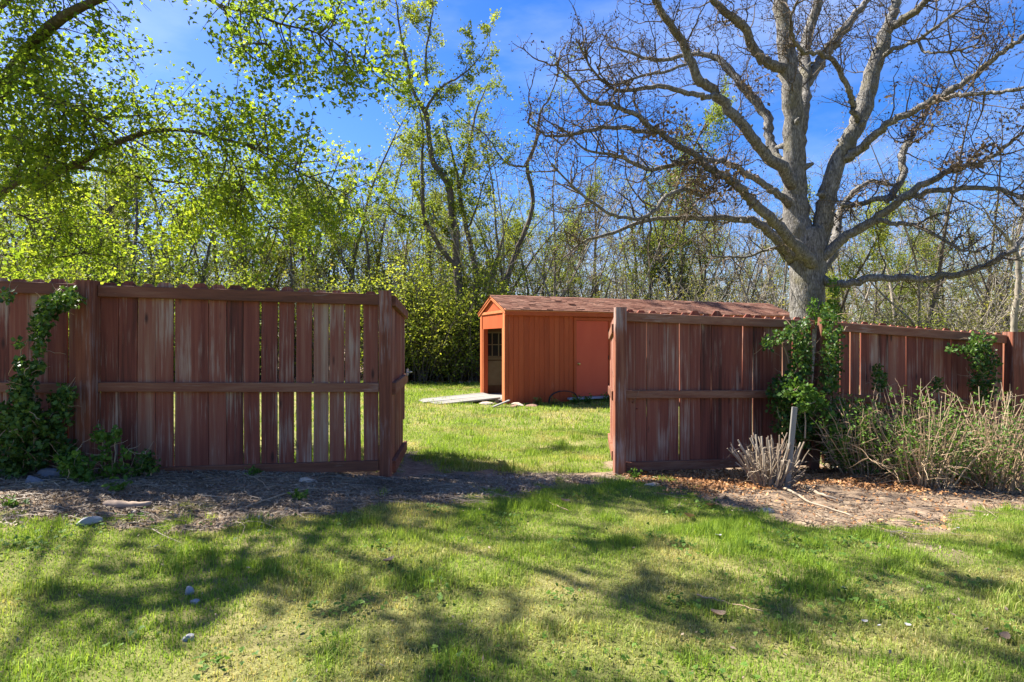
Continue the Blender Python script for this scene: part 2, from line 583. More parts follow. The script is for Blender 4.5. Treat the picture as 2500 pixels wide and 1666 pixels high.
M['grey_cane'] = leaf_mat('grey_canes', [(0, (.09, .062, .042)), (.4, (.21, .162, .115)), (.8, (.33, .275, .205)), (1, (.44, .385, .30))], trans=.0, noise_scale=2)
M['oak_bark'] = bark_mat('oak_bark', [(.28, (.028, .025, .022)), (.5, (.125, .115, .102)), (.8, (.30, .285, .26))], scale=(22, 22, 7), bump=1.0, lichen=(.14, .125, .07))
M['oak_twig'] = bark_mat('oak_twig_bark', [(.3, (.042, .032, .024)), (.6, (.115, .089, .064)), (.9, (.21, .17, .125))], bump=.3)
M['maple_bark'] = bark_mat('maple_bark', [(.3, (.03, .026, .022)), (.6, (.085, .072, .058)), (.9, (.16, .14, .11))], lichen=(.09, .085, .04))
M['wood_bark'] = bark_mat('woodland_bark', [(.3, (.045, .037, .03)), (.6, (.12, .10, .08)), (.9, (.21, .18, .15))], scale=(9, 9, 2), bump=.4)
M['grey_bark'] = bark_mat('grey_sapling_bark', [(.3, (.12, .10, .078)), (.6, (.27, .235, .185)), (.9, (.40, .36, .29))], scale=(9, 9, 2), bump=.3)
M['maple_leaf'] = leaf_mat('maple_leaves', [(0, (.06, .115, .016)), (.35, (.13, .20, .022)), (.7, (.22, .28, .030)), (1, (.33, .36, .05))], trans=.6, trans_gain=1.6, noise_scale=.8)
M['spring_leaf'] = leaf_mat('spring_leaves', [(0, (.06, .095, .017)), (.4, (.145, .195, .028)), (.75, (.24, .285, .04)), (1, (.35, .37, .07))], trans=.5, trans_gain=1.4, noise_scale=.35, obj_shift=.5)
M['brush_leaf'] = leaf_mat('brush_leaves', [(0, (.09, .095, .03)), (.4, (.19, .19, .05)), (.75, (.28, .27, .07)), (1, (.38, .34, .13))], trans=.45, trans_gain=1.3, noise_scale=.5, obj_shift=.5)
M['ivy'] = leaf_mat('ivy_leaves', [(0, (.016, .040, .010)), (.4, (.045, .095, .018)), (.75, (.095, .165, .028)), (1, (.20, .27, .06))], trans=.3, trans_gain=1.3, noise_scale=2.5, rough=.4)
M['weed'] = leaf_mat('weed_leaves', [(0, (.03, .07, .012)), (.4, (.075, .155, .022)), (.75, (.13, .23, .035)), (1, (.22, .30, .06))], trans=.4, trans_gain=1.3, noise_scale=2.5)


def shingle_mat():
    m, N, L = new_mat('red_brown_shingles')
    out = node(N, 'ShaderNodeOutputMaterial')
    bs = node(N, 'ShaderNodeBsdfPrincipled', Roughness=.95)
    bs.inputs['Specular IOR Level'].default_value = .1
    geo = node(N, 'ShaderNodeNewGeometry')
    tc = node(N, 'ShaderNodeTexCoord')
    n1 = node(N, 'ShaderNodeTexNoise', Scale=3.0, Detail=8.0, Roughness=.7)
    n2 = node(N, 'ShaderNodeTexNoise', Scale=60.0, Detail=2.0)
    L.new(tc.outputs['Object'], n1.inputs['Vector'])
    L.new(tc.outputs['Object'], n2.inputs['Vector'])
    a = node(N, 'ShaderNodeMath', operation='MULTIPLY_ADD')
    a.inputs[1].default_value = .22
    L.new(geo.outputs['Random Per Island'], a.inputs[0])
    b = node(N, 'ShaderNodeMath', operation='MULTIPLY_ADD')
    b.inputs[1].default_value = .45
    L.new(n2.outputs['Fac'], b.inputs[0])
    c = node(N, 'ShaderNodeMath', operation='SUBTRACT')
    c.inputs[1].default_value = .15
    L.new(n1.outputs['Fac'], c.inputs[0])
    L.new(c.outputs[0], b.inputs[2])
    L.new(b.outputs[0], a.inputs[2])
    r = ramp(N, [(.2, (.09, .038, .026)), (.45, (.16, .072, .050)), (.75, (.22, .115, .08)), (1, (.28, .17, .125))])
    L.new(a.outputs[0], r.inputs['Fac'])
    L.new(r.outputs['Color'], bs.inputs['Base Color'])
    L.new(bs.outputs[0], out.inputs['Surface'])
    return m


M['shingle'] = shingle_mat()


def glass_mat():
    m, N, L = new_mat('old_window_glass')
    out = node(N, 'ShaderNodeOutputMaterial')
    bs = node(N, 'ShaderNodeBsdfPrincipled', Roughness=.08)
    bs.inputs['Base Color'].default_value = (.02, .03, .03, 1)
    bs.inputs['Specular IOR Level'].default_value = .6
    L.new(bs.outputs[0], out.inputs['Surface'])
    return m


M['glass'] = glass_mat()


def soil_mat():
    m, N, L = new_mat('soil_and_thatch')
    out = node(N, 'ShaderNodeOutputMaterial')
    bs = node(N, 'ShaderNodeBsdfPrincipled', Roughness=1.0)
    bs.inputs['Specular IOR Level'].default_value = .05
    geo = node(N, 'ShaderNodeNewGeometry')
    at_ = node(N, 'ShaderNodeAttribute', attribute_name='bare')
    n1 = node(N, 'ShaderNodeTexNoise', Scale=9.0, Detail=9.0, Roughness=.75)
    n2 = node(N, 'ShaderNodeTexNoise', Scale=1.1, Detail=4.0, Roughness=.6)
    n3 = node(N, 'ShaderNodeTexNoise', Scale=70.0, Detail=4.0, Roughness=.7)
    for n in (n1, n2, n3):
        L.new(geo.outputs['Position'], n.inputs['Vector'])
    rd = ramp(N, [(.28, (.095, .066, .044)), (.5, (.215, .155, .106)), (.68, (.34, .255, .175)), (.85, (.44, .345, .24))])
    L.new(n1.outputs['Fac'], rd.inputs['Fac'])
    rg = ramp(N, [(.3, (.08, .095, .025)), (.5, (.15, .155, .05)), (.7, (.26, .22, .10))])
    L.new(n2.outputs['Fac'], rg.inputs['Fac'])
    mx = node(N, 'ShaderNodeMixRGB')
    L.new(at_.outputs['Fac'], mx.inputs['Fac'])
    L.new(rg.outputs['Color'], mx.inputs['Color1'])
    L.new(rd.outputs['Color'], mx.inputs['Color2'])
    hs = node(N, 'ShaderNodeMixRGB', blend_type='OVERLAY')
    hs.inputs['Fac'].default_value = .55
    L.new(mx.outputs['Color'], hs.inputs['Color1'])
    L.new(n3.outputs['Color'], hs.inputs['Color2'])
    sat = node(N, 'ShaderNodeMixRGB', blend_type='MIX')
    L.new(n3.outputs['Fac'], hs.inputs['Color2'])
    L.new(hs.outputs['Color'], bs.inputs['Base Color'])
    b = node(N, 'ShaderNodeBump', Strength=.8, Distance=.025)
    ad = node(N, 'ShaderNodeMath', operation='MULTIPLY_ADD')
    ad.inputs[1].default_value = .35
    L.new(n3.outputs['Fac'], ad.inputs[0])
    L.new(n1.outputs['Fac'], ad.inputs[2])
    L.new(ad.outputs[0], b.inputs['Height'])
    L.new(b.outputs['Normal'], bs.inputs['Normal'])
    L.new(bs.outputs[0], out.inputs['Surface'])
    return m


M['soil'] = soil_mat()


def grass_mat():
    m, N, L = new_mat('lawn_blades')
    out = node(N, 'ShaderNodeOutputMaterial')
    bs = node(N, 'ShaderNodeBsdfPrincipled', Roughness=.6)
    bs.inputs['Specular IOR Level'].default_value = .2
    geo = node(N, 'ShaderNodeNewGeometry')
    dry = node(N, 'ShaderNodeAttribute', attribute_name='dry')
    rgreen = ramp(N, [(0, (.09, .16, .02)), (.5, (.19, .295, .034)), (1, (.30, .40, .06))])
    L.new(geo.outputs['Random Per Island'], rgreen.inputs['Fac'])
    rdry = ramp(N, [(0, (.22, .18, .065)), (.5, (.41, .345, .14)), (1, (.56, .49, .25))])
    L.new(geo.outputs['Random Per Island'], rdry.inputs['Fac'])
    mx = node(N, 'ShaderNodeMixRGB')
    L.new(dry.outputs['Fac'], mx.inputs['Fac'])
    L.new(rgreen.outputs['Color'], mx.inputs['Color1'])
    L.new(rdry.outputs['Color'], mx.inputs['Color2'])
    L.new(mx.outputs['Color'], bs.inputs['Base Color'])
    tr = node(N, 'ShaderNodeBsdfTranslucent')
    g = node(N, 'ShaderNodeMixRGB', blend_type='MULTIPLY')
    g.inputs['Fac'].default_value = 1
    g.inputs['Color2'].default_value = (1.35, 1.3, .8, 1)
    L.new(mx.outputs['Color'], g.inputs['Color1'])
    L.new(g.outputs['Color'], tr.inputs['Color'])
    ms = node(N, 'ShaderNodeMixShader')
    ms.inputs['Fac'].default_value = .45
    L.new(bs.outputs[0], ms.inputs[1])
    L.new(tr.outputs[0], ms.inputs[2])
    L.new(ms.outputs[0], out.inputs['Surface'])
    return m


M['grass'] = grass_mat()


# ------------------------------------------------------------------ ground
def spaced(parts):
    xs = [np.arange(a, b, s) for a, b, s in parts]
    return np.unique(np.round(np.concatenate(xs + [np.array([parts[-1][1]])]), 4))


gxs = spaced([(-700, -100, 100), (-100, -20, 8), (-20, -6, .5), (-6, 7, .045), (7, 20, .5), (20, 100, 8), (100, 700, 100)])
gys = spaced([(-700, -100, 100), (-100, -10, 8), (-10, 1, .5), (1, 7.4, .04), (7.4, 22, .3), (22, 100, 6), (100, 900, 100)])
GX, GY = np.meshgrid(gxs, gys)
gx, gy = GX.ravel(), GY.ravel()
near_mask = (np.abs(gx) < 25) & (gy > 0) & (gy < 30)
gzv = gz(gx, gy)
bare = np.zeros(len(gx))
bare[near_mask] = dirtiness(gx[near_mask], gy[near_mask])
bare[(gy > 19)] = 1
rough = near_mask & (gy < 7.5)
gzv[rough] += bare[rough] * .035 * (vnoise(gx[rough], gy[rough], .09, 21) - .5)
# the bed at the right is heaped a little with mulch
gzv[rough] += .05 * np.exp(-(((gx - 3.1) / .8) ** 2 + ((gy - 5.1) / .45) ** 2))[rough]
nx, ny = len(gxs), len(gys)
ii = (np.arange(ny - 1)[:, None] * nx + np.arange(nx - 1)[None, :]).ravel()
ground = obj('ground', mesh_from('ground', np.stack([gx, gy, gzv], 1), [np.stack([ii, ii + 1, ii + nx + 1, ii + nx], 1)], M['soil'], True, {'bare': bare}), kind='structure')
ground['label'] = 'lawn and bare earth on both sides of the fence'


def scatter(n, xr, yr, keep):
    out, tot = [], 0
    while tot < n:
        x = rng.uniform(*xr, n * 2)
        y = rng.uniform(*yr, n * 2)
        k = rng.random(n * 2) < keep(x, y)
        out.append(np.stack([x[k], y[k]], 1))
        tot += int(k.sum())
        if k.sum() < n * .01:
            break
    return np.concatenate(out)[:n]


def in_view(x, y, m=.6):
    return (np.abs(x) < .93 * y + m).astype(float)


def blades(P, h, w, two, dry_bias=0.0):
    n = len(P)
    x, y = P[:, 0], P[:, 1]
    z = gz(x, y) - .004
    tall = vnoise(x, y, .45, 31)
    tuft = np.clip((vnoise(x, y, .22, 32) - .62) * 4, 0, 1)
    H = h * (.55 + .7 * rng.random(n)) * (.6 + .55 * tall + 1.2 * tuft)
    az = rng.uniform(0, 2 * math.pi, n)
    lean = np.where(rng.random(n) < .16, rng.uniform(1.0, 1.45, n), rng.normal(0, .6, n) + .3)
    dx, dy = np.cos(az), np.sin(az)
    sx, sy = -dy, dx
    wd = w * (.6 + .8 * rng.random(n))
    base = np.stack([x, y, z], 1)
    side = np.stack([sx * wd / 2, sy * wd / 2, np.zeros(n)], 1)
    tip = base + np.stack([dx * H * np.sin(lean), dy * H * np.sin(lean), H * np.cos(lean)], 1)
    dryp = (vnoise(x, y, .8, 41) * .6 + vnoise(x, y, .22, 42) * .4)
    pr = np.clip((dryp - .45) * 3.6 + dry_bias, .02, .97) * (1 - .7 * tuft)
    dry = np.clip(pr * .55 + (rng.random(n) < pr * .5) * .55, 0, 1)
    if two:
        l2 = lean * .45
        mid = base + np.stack([dx * H * .55 * np.sin(l2), dy * H * .55 * np.sin(l2), H * .55 * np.cos(l2)], 1)
        V = np.stack([base - side, base + side, mid + side * .8, mid - side * .8, tip], 1).reshape(-1, 3)
        i = np.arange(n) * 5
        return V, [np.stack([i, i + 1, i + 2, i + 3], 1), np.stack([i + 3, i + 2, i + 4], 1)], np.repeat(dry, 5)
    V = np.stack([base - side, base + side, tip], 1).reshape(-1, 3)
    i = np.arange(n) * 3
    return V, [np.stack([i, i + 1, i + 2], 1)], np.repeat(dry, 3)


def lawn_at(x, y):
    return np.clip(1.03 - dirtiness(x, y) * 1.15, 0, 1)


def make_grass():
    sets = []
    P = scatter(105000, (-3.9, 3.9), (1.35, 3.1), lambda x, y: lawn_at(x, y) * in_view(x, y))
    sets.append(blades(P, .031, .0034, True, .03))
    P = scatter(125000, (-5.2, 5.8), (3.1, 5.6), lambda x, y: lawn_at(x, y) * in_view(x, y) * (y < fence_y(x) + .1))
    sets.append(blades(P, .031, .0046, False, .0))
    P = scatter(70000, (-2.2, 2.4), (5.0, 9.0), lambda x, y: lawn_at(x, y) * (y > fence_y(x) + .1))
    sets.append(blades(P, .045, .0065, False, -.18))
    P = scatter(70000, (-5, 5), (9.0, 19.2), lambda x, y: lawn_at(x, y) * (np.abs(x + 1) < .28 * y) )
    sets.append(blades(P, .055, .013, False, -.22))
    P = scatter(45000, (-15, 14), (5.0, 19.2), lambda x, y: lawn_at(x, y) * (y > fence_y(x) + .1) * in_view(x, y))
    sets.append(blades(P, .06, .016, False, -.15))
    V, P4, P3, D, n = [], [], [], [], 0
    for v, ps, d in sets:
        for p in ps:
            (P4 if p.shape[1] == 4 else P3).append(p + n)
        V.append(v)
        D.append(d)
        n += len(v)
    o = obj('lawn_grass', mesh_from('lawn_grass', np.concatenate(V), [np.concatenate(P4), np.concatenate(P3)], M['grass'], False, {'dry': np.concatenate(D)}), kind='stuff')
    o['label'] = 'short patchy lawn grass, green mixed with straw'
    o['category'] = 'grass'


make_grass()


def flakes(P, size, z0, tilt=.5, aspect=(.3, .9)):
    """Loose chips and leaves lying on the ground: one small bent quad each."""
    n = len(P)
    az = rng.uniform(0, 2 * math.pi, n)
    L = size * (.4 + 1.0 * rng.random(n))
    W = L * rng.uniform(aspect[0], aspect[1], n)
    t1, t2 = rng.normal(0, tilt, n), rng.normal(0, tilt, n)
    c = np.stack([P[:, 0], P[:, 1], gz(P[:, 0], P[:, 1]) + z0 * rng.random(n) + .003], 1)
    a = np.stack([np.cos(az) * np.cos(t1), np.sin(az) * np.cos(t1), np.sin(t1)], 1) * (L / 2)[:, None]
    b = np.stack([-np.sin(az) * np.cos(t2), np.cos(az) * np.cos(t2), np.sin(t2)], 1) * (W / 2)[:, None]
    V = np.stack([c - a, c - b * .9, c + a, c + b], 1).reshape(-1, 3)
    i = np.arange(n) * 4
    return V, np.stack([i, i + 1, i + 2, i + 3], 1)


def heap(x, y):
    return .05 * np.exp(-(((x - 3.1) / .8) ** 2 + ((y - 5.1) / .45) ** 2))


P = scatter(38000, (1.0, 7.0), (3.6, 6.6), lambda x, y: dirtiness(x, y) * (y < fence_y(x)) * np.clip((y - (fence_y(x) - 1.25)) * 1.6 + (vnoise(x, y, .3, 51) - .5), .05, 1) * in_view(x, y))
V, Q = flakes(P, .028, .03)
V[:, 2] += heap(V[:, 0], V[:, 1])
tag(obj('leaf_mulch', mesh_from('leaf_mulch', V, [Q], M['mulch']), kind='stuff'), 'rusty brown leaf mulch heaped along the right fence', 'mulch')
P = scatter(30000, (-6, 1.4), (3.3, 5.2), lambda x, y: dirtiness(x, y) * (y < fence_y(x)) * in_view(x, y))
V, Q = flakes(P, .030, .018, aspect=(.10, .5))
P2 = scatter(5000, (1.0, 6.0), (3.2, 5.4), lambda x, y: dirtiness(x, y) * (y < fence_y(x) - .6) * in_view(x, y))
V2, Q2 = flakes(P2, .026, .01, aspect=(.12, .6))
P3 = scatter(6000, (-12, 12), (18.5, 24), lambda x, y: np.ones(len(x)))
V3, Q3 = flakes(P3, .12, .05)
tag(obj('dry_litter', mesh_from('dry_litter', np.concatenate([V, V2, V3]), [np.concatenate([Q, Q2 + len(V), Q3 + len(V) + len(V2)])], M['litter']), kind='stuff'),
    'grey brown dry leaf and bark litter on the bare earth', 'litter')


P = scatter(380, (-4, 4), (1.7, 4.6), lambda x, y: lawn_at(x, y) * in_view(x, y) * (vnoise(x, y, .5, 61) > .45))
V, Q = flakes(P, .021, .02, aspect=(.2, .6))
V[:, 2] += .012
tag(obj('lawn_litter', mesh_from('lawn_litter', V, [Q], M['litter']), kind='stuff'), 'scraps of dry leaf and bark scattered in the lawn', 'litter')


def lawn_weeds():
    C = []
    for x, y in scatter(90, (-4, 4), (1.6, 5.2), lambda x, y: lawn_at(x, y) * in_view(x, y)):
        n, r = int(rng.integers(10, 40)), rng.uniform(.03, .13)
        px_, py_ = x + rng.normal(0, r, n), y + rng.normal(0, r, n)
        C.append(np.stack([px_, py_, gz(px_, py_) + rng.uniform(.012, .04, n)], 1))
    V, Q = leaf_quads(np.concatenate(C), .017, 1.2, 3, .8)
    tag(obj('lawn_weeds', mesh_from('lawn_weeds', V, [Q], M['weed']), kind='stuff'), 'low clover-like weeds growing through the lawn', 'weeds')


def twig_litter():
    acc = Acc()
    for x, y in scatter(2200, (-5.5, 5.6), (3.3, 6.0), lambda x, y: dirtiness(x, y) * (y < fence_y(x)) * in_view(x, y) * np.where(x < -.4, 1, .45)):
        L = rng.uniform(.06, .32) * (1.3 if rng.random() < .15 else 1)
        a = rng.normal(0, .55) + (math.pi if rng.random() < .5 else 0)
        t = np.linspace(0, 1, 4)
        bend = rng.normal(0, .12) * L
        X = x + np.cos(a) * L * t - np.sin(a) * bend * t * (1 - t) * 4
        Y = y + np.sin(a) * L * t + np.cos(a) * bend * t * (1 - t) * 4
        Z = gz(X, Y) + .008 + rng.random(4) * .02 + heap(X, Y)
        acc.tube(np.stack([X, Y, Z], 1), np.linspace(rng.uniform(.0014, .0038), .001, 4), 3, cap=False)
    tag(obj('twig_litter', acc.mesh('twig_litter', M['litter']), kind='stuff'), 'fine dry twigs strewn over the bare earth by the fence', 'twigs')


twig_litter()


# ------------------------------------------------------------------ fences and gates
def picket_mesh(w, h, t=.017):
    acc = Acc()
    c = w * rng.uniform(.22, .32)
    d = .026 * rng.uniform(.8, 1.2)
    bow = rng.normal(0, .002)
    out = [(-w / 2, 0), (w / 2, 0), (w / 2 + bow, h * .5), (w / 2, h - d), (w / 2 - c, h), (-w / 2 + c, h), (-w / 2, h - d), (-w / 2 + bow, h * .5)]
    acc.prism(out, (1, 0, 0), (0, 0, 1), (0, t, 0))
    return acc.mesh('picket', M['fence'])


PICKETS = [picket_mesh(.1, 1.0) for _ in range(7)]


def rail_mesh(p0, p1, w, h):
    acc = Acc()
    acc.beam(p0, p1, w, h)
    return acc.mesh('rail', M['rail'])


def post_mesh(base, top, w=.095, mat='post', bevel_top=True):
    """A square post from base to top (both local), a touch uneven."""
    acc = Acc()
    base, top = np.asarray(base, float), np.asarray(top, float)
    acc.beam(base, top, w, w, up=(0, 1, 0.001), ch=.006)
    return acc.mesh('post', M[mat])


def section(root, A, B, zt, h, n_pickets, rails, gap, rail_t=.04, skip=(), picket_h=None, rail_set=(.0, .5, 1.)):
    """Pickets and rails between the points A and B (x, y). zt: fence-top heights at A and B; the rails lie on the side facing the lawn."""
    A, B = np.array(A), np.array(B)
    L = np.linalg.norm(B - A)
    d = (B - A) / L
    nrm = np.array([d[1], -d[0]])
    rz = math.atan2(d[1], d[0])
    o = np.array(root.location)
    pitch = L / n_pickets
    for k in range(n_pickets):
        if k in skip:
            continue
        t = (k + .5) * pitch + rng.normal(0, .003)
        g = gap(k / n_pickets) * rng.uniform(.3, 1.7)
        w = pitch - g
        hh = h * rng.uniform(.994, 1.006) if picket_h is None else picket_h(k)
        top = np.interp(t, (0, L), zt) + rng.normal(0, .008)
        p = A + d * t - nrm * (rng.uniform(0, .004))
        c = obj('picket', PICKETS[int(rng.integers(len(PICKETS)))], root, (p[0] - o[0], p[1] - o[1], top - hh - o[2]))
        c.scale = (w / .1, 1, hh)
        c.rotation_euler = (0, rng.normal(0, .004), rz)
    for fr, hgt, drop in rails:
        e = nrm * (rail_t / 2 + .002)
        q0 = np.array([*(A + e), zt[0] - drop[0]]) - o
        q1 = np.array([*(B + e), zt[1] - drop[1]]) - o
        obj('rail', rail_mesh(q0, q1, rail_t, hgt), root)


# left fence: a part section running out of the frame, and the long section up to the gate post
PL0, PL1 = np.array([-3.35, 4.55]), np.array([-1.07, 4.80])
root = thing('wooden_fence', 'weathered red-brown picket fence with a bare front, left of the gate opening', 'fence', (-3.35, 4.55, .10))
o = np.array(root.location)
dl = (PL1 - PL0) / np.linalg.norm(PL1 - PL0)
PLX = np.array([-5.62, 4.26])
section(root, PLX, PL0 + np.array([-.05, 0]), (1.70, 1.635), 1.52, 16, [(0, .092, (.070, .080)), (1, .078, (.86, .865)), (2, .085, (1.52, 1.50))], lambda f: .006)
section(root, PL0 + dl * .06, PL1 - dl * .05, (1.630, 1.572), 1.505, 16, [(0, .092, (.080, .076)), (1, .076, (.846, .812)), (2, .086, (1.545, 1.465))],
        lambda f: .003 + .0085 * min(1, max(0, (f - .12) * 2.2)))
obj('post', post_mesh(np.array([-3.35, 4.50, -.05]) - o, np.array([-3.355, 4.50, 1.627]) - o, .12), root)
obj('post', post_mesh(np.array([-1.065, 4.80, -.1]) - o, np.array([-1.072, 4.80, 1.572]) - o, .092), root)

# right fence: three sections
PR0, PR1, PR2 = np.array([1.02, 5.40]), np.array([3.15, 5.88]), np.array([5.49, 6.30])
root = thing('wooden_fence', 'weathered picket fence with ivy on its posts, running right from the gate opening', 'fence', (1.02, 5.40, -.10))
o = np.array(root.location)
dr = (PR1 - PR0) / np.linalg.norm(PR1 - PR0)
section(root, PR0 + dr * .05, PR1 - dr * .06, (1.445, 1.385), 1.51, 18, [(0, .085, (.066, .068)), (1, .076, (.800, .78)), (2, .085, (1.485, 1.465))],
        lambda f: .002 if f < .2 or .4 < f < .6 else .006)
dr2 = (PR2 - PR1) / np.linalg.norm(PR2 - PR1)
section(root, PR1 + dr2 * .06, PR2 - dr2 * .06, (1.375, 1.235), 1.46, 20, [(0, .092, (.066, .066)), (1, .075, (.80, .79)), (2, .085, (1.44, 1.43))],
        lambda f: .009 if f < .25 else .002)
PR3 = PR2 + np.array([2.3, .4])
section(root, PR2 + dr2 * .06, PR3, (1.24, 1.08), 1.46, 19, [(0, .092, (.066, .066)), (1, .075, (.80, .79)), (2, .085, (1.44, 1.43))], lambda f: .004)
obj('post', post_mesh(np.array([1.01, 5.36, -.2]) - o, np.array([1.02, 5.36, 1.465]) - o, .105), root)
pm = obj('post', post_mesh(np.array([3.03, 5.76, -.35]) - o, np.array([3.185, 5.80, 1.395]) - o, .09, 'bare_post'), root)
pm['label'] = 'leaning fence post with a pale broken top, wrapped in ivy'
obj('post', post_mesh(np.array([5.49, 6.26, -.5]) - o, np.array([5.52, 6.26, 1.25]) - o, .14), root)

# the gate leaf at the left stands open, away from the lawn
H0, H1 = np.array([-1.045, 4.90]), np.array([-1.265, 6.72])
root = thing('garden_gate', 'open picket gate leaf seen edge-on beside the left gate post, one picket left short', 'gate', (-1.05, 4.9, 0))
o = np.array(root.location)
L = np.linalg.norm(H1 - H0)
gd = (H1 - H0) / L
gn = np.array([gd[1], -gd[0]])       # towards the opening
grz = math.atan2(gd[1], gd[0])
for k in range(11):
    t = .07 + k * .137
    p = H0 + gd * t
    top = 1.56 - .06 * t / L
    hh = 1.50 + .06 * t / L
    c = obj('picket', PICKETS[k % 7], root, (p[0] - o[0], p[1] - o[1], top - hh - o[2]))
    c.scale = (1.30, 1, hh)
    c.rotation_euler = (0, 0, grz)
p = H0 + gd * 1.76
c = obj('picket', PICKETS[2], root, (p[0] - o[0], p[1] - o[1], .24 - o[2]))
c.scale = (.9, 1, 1.29)
c.rotation_euler = (0, .012, grz)
c['label'] = 'short loose picket at the free end of the gate'
for (za, zb, hgt, t1) in ((1.50, 1.455, .09, 1.80), (.735, .72, .1, 1.74), (.06, -.04, .10, 1.60)):
    e = gn * .022
    q0 = np.array([*(H0 + gd * .02 + e), za]) - o
    q1 = np.array([*(H0 + gd * t1 + e), zb]) - o
    obj('rail', rail_mesh(q0, q1, .038, hgt), root)
acc = Acc()
q = np.array([*(H0 + gd * 1.50 + gn * .05), .80]) - o
acc.box(q - (.006, .05, .035), q + (.006, .05, .035))
acc.tube([q + (.006, -.03, 0), q + (.035, -.03, 0), q + (.035, .07, 0)], .008, 6)
obj('latch', acc.mesh('latch', M['galv'], False), root)

# the other gate leaf stands open behind the right gate post
R0, R1 = np.array([1.005, 5.50]), np.array([1.22, 7.0])
root = thing('garden_gate', 'open picket gate leaf almost hidden behind the right gate post', 'gate', (1.0, 5.5, -.1))
o = np.array(root.location)
L = np.linalg.norm(R1 - R0)
gd = (R1 - R0) / L
gn = np.array([-gd[1], gd[0]])
for k in range(10):
    p = R0 + gd * (.07 + k * .142)
    hh = 1.02 if k > 7 else 1.44
    c = obj('picket', PICKETS[k % 7], root, (p[0] - o[0], p[1] - o[1], -.05 - .05 * k / 10 - o[2]))
    c.scale = (1.36, 1, hh)
    c.rotation_euler = (0, 0, math.atan2(gd[1], gd[0]))
for z, t1 in ((1.27, 1.1), (.62, 1.45), (.04, 1.45)):
    e = gn * .022
    obj('rail', rail_mesh(np.array([*(R0 + e), z]) - o, np.array([*(R0 + gd * t1 + e), z - .06]) - o, .038, .09), root)

# ------------------------------------------------------------------ shed
SA = math.atan2(.368, .930)
SCR = np.array([-.153, 12.5])
SL, SW = 8.35, 1.64
SZ = -.24
shed = thing('garden_shed', 'long orange-red wooden shed with a shingled gable roof behind the gate opening', 'shed', (SCR[0], SCR[1], SZ), SA)
sd = np.array([math.cos(SA), math.sin(SA)])
sb = np.array([-math.sin(SA), math.cos(SA)])


def shed_pt(x, y, z=0.0):
    p = SCR + sd * x + sb * y
    return np.array([p[0], p[1], SZ + z])


EAVE, RIDGE, WT = 2.07, 2.41, .03
DX0, DX1, DTOP, DBOT = 1.76, 2.62, 1.86, .10


def siding(lo, hi, z0, z1, at_y=0.0, axis='x', flip=1):
    """Upright siding boards with a groove between them; at_y is the plane the wall stands on."""
    n = max(1, round((hi - lo) / .121))
    pw = (hi - lo) / n
    for k in range(n):
        acc = Acc()
        a, b = lo + k * pw + .006, lo + (k + 1) * pw - .006
        t = .008 + rng.uniform(-.001, .001)
        prof = [(a, 0), (b, 0), (b, t * .7), (b - .003, t), (a + .003, t), (a, t * .7)]
        if axis == 'x':
            acc.prism([(x, -y * flip) for x, y in prof], (1, 0, 0), (0, 1, 0), (0, 0, z1 - z0), (0, at_y, z0))
        else:
            acc.prism([(x, -y * flip) for x, y in prof], (0, 1, 0), (1, 0, 0), (0, 0, z1 - z0), (at_y, 0, z0))
        obj('siding_board', acc.mesh('siding_board', M['shed']), shed)


siding(.07, DX0 - .07, 0, EAVE - .04)
siding(DX0 - .07, DX1 + .07, DTOP + .07, EAVE - .04)
siding(DX1 + .07, SL - .07, 0, EAVE - .04)
# sheathing behind the boards, back wall, floor, far end
acc = Acc()
acc.box((.06, .001, .02), (DX0 - .06, .03, EAVE))
acc.box((DX1 + .06, .003, .02), (SL - .02, .03, EAVE))
acc.box((DX0 - .058, .003, DTOP + .06), (DX1 + .058, .03, EAVE))
acc.box((SL - .06, .032, .0), (SL - .012, SW - .02, EAVE))
obj('frame_wall', acc.mesh('frame_wall', M['shed']), shed)
acc = Acc()
BX0, BX1, BZ0, BZ1 = .10, .62, .98, 1.62        # a window in the back wall, seen through the doorway
acc.box((.03, SW - .05, .0), (BX0, SW, EAVE))
acc.box((BX1, SW - .05, .0), (SL - .02, SW, EAVE))
acc.box((BX0, SW - .05, .0), (BX1, SW, BZ0))
acc.box((BX0, SW - .05, BZ1), (BX1, SW, EAVE))
obj('back_wall', acc.mesh('back_wall', M['inside']), shed)
acc = Acc()
acc.box((BX0, SW - .055, BZ0 - .05), (BX1, SW - .08, BZ0))
acc.box((BX0, SW - .045, BZ0), (BX0 + .035, SW - .005, BZ1))
acc.box((BX1 - .035, SW - .045, BZ0), (BX1, SW - .005, BZ1))
acc.box((BX0 + .035, SW - .045, BZ0), (BX1 - .035, SW - .005, BZ0 + .035))
acc.box((BX0 + .035, SW - .045, BZ1 - .035), (BX1 - .035, SW - .005, BZ1))
for k in (1, 2):
    x = BX0 + (BX1 - BX0) * k / 3
    acc.box((x - .012, SW - .04, BZ0 + .035), (x + .012, SW - .010, BZ1 - .035))
acc.box((BX0 + .035, SW - .038, (BZ0 + BZ1) / 2 - .012), (BX1 - .035, SW - .012, (BZ0 + BZ1) / 2 + .012))
win = obj('window', acc.mesh('window', M['olive']), shed)
for a in range(3):
    for b in range(2):
        acc = Acc()
        w_, h_ = (BX1 - BX0 - .07) / 3, (BZ1 - BZ0 - .07) / 2
        acc.box((BX0 + .037 + a * w_, SW - .027, BZ0 + .037 + b * h_), (BX0 + .033 + (a + 1) * w_, SW - .023, BZ0 + .033 + (b + 1) * h_))
        obj('pane', acc.mesh('pane', M['glass']), win)
acc = Acc()
acc.box((.05, SW - .075, .30), (.62, SW - .053, .90))
obj('wall_panel', acc.mesh('wall_panel', M['olive']), shed)
acc = Acc()
acc.box((-.01, .032, .03), (SL - .07, SW - .052, .10))
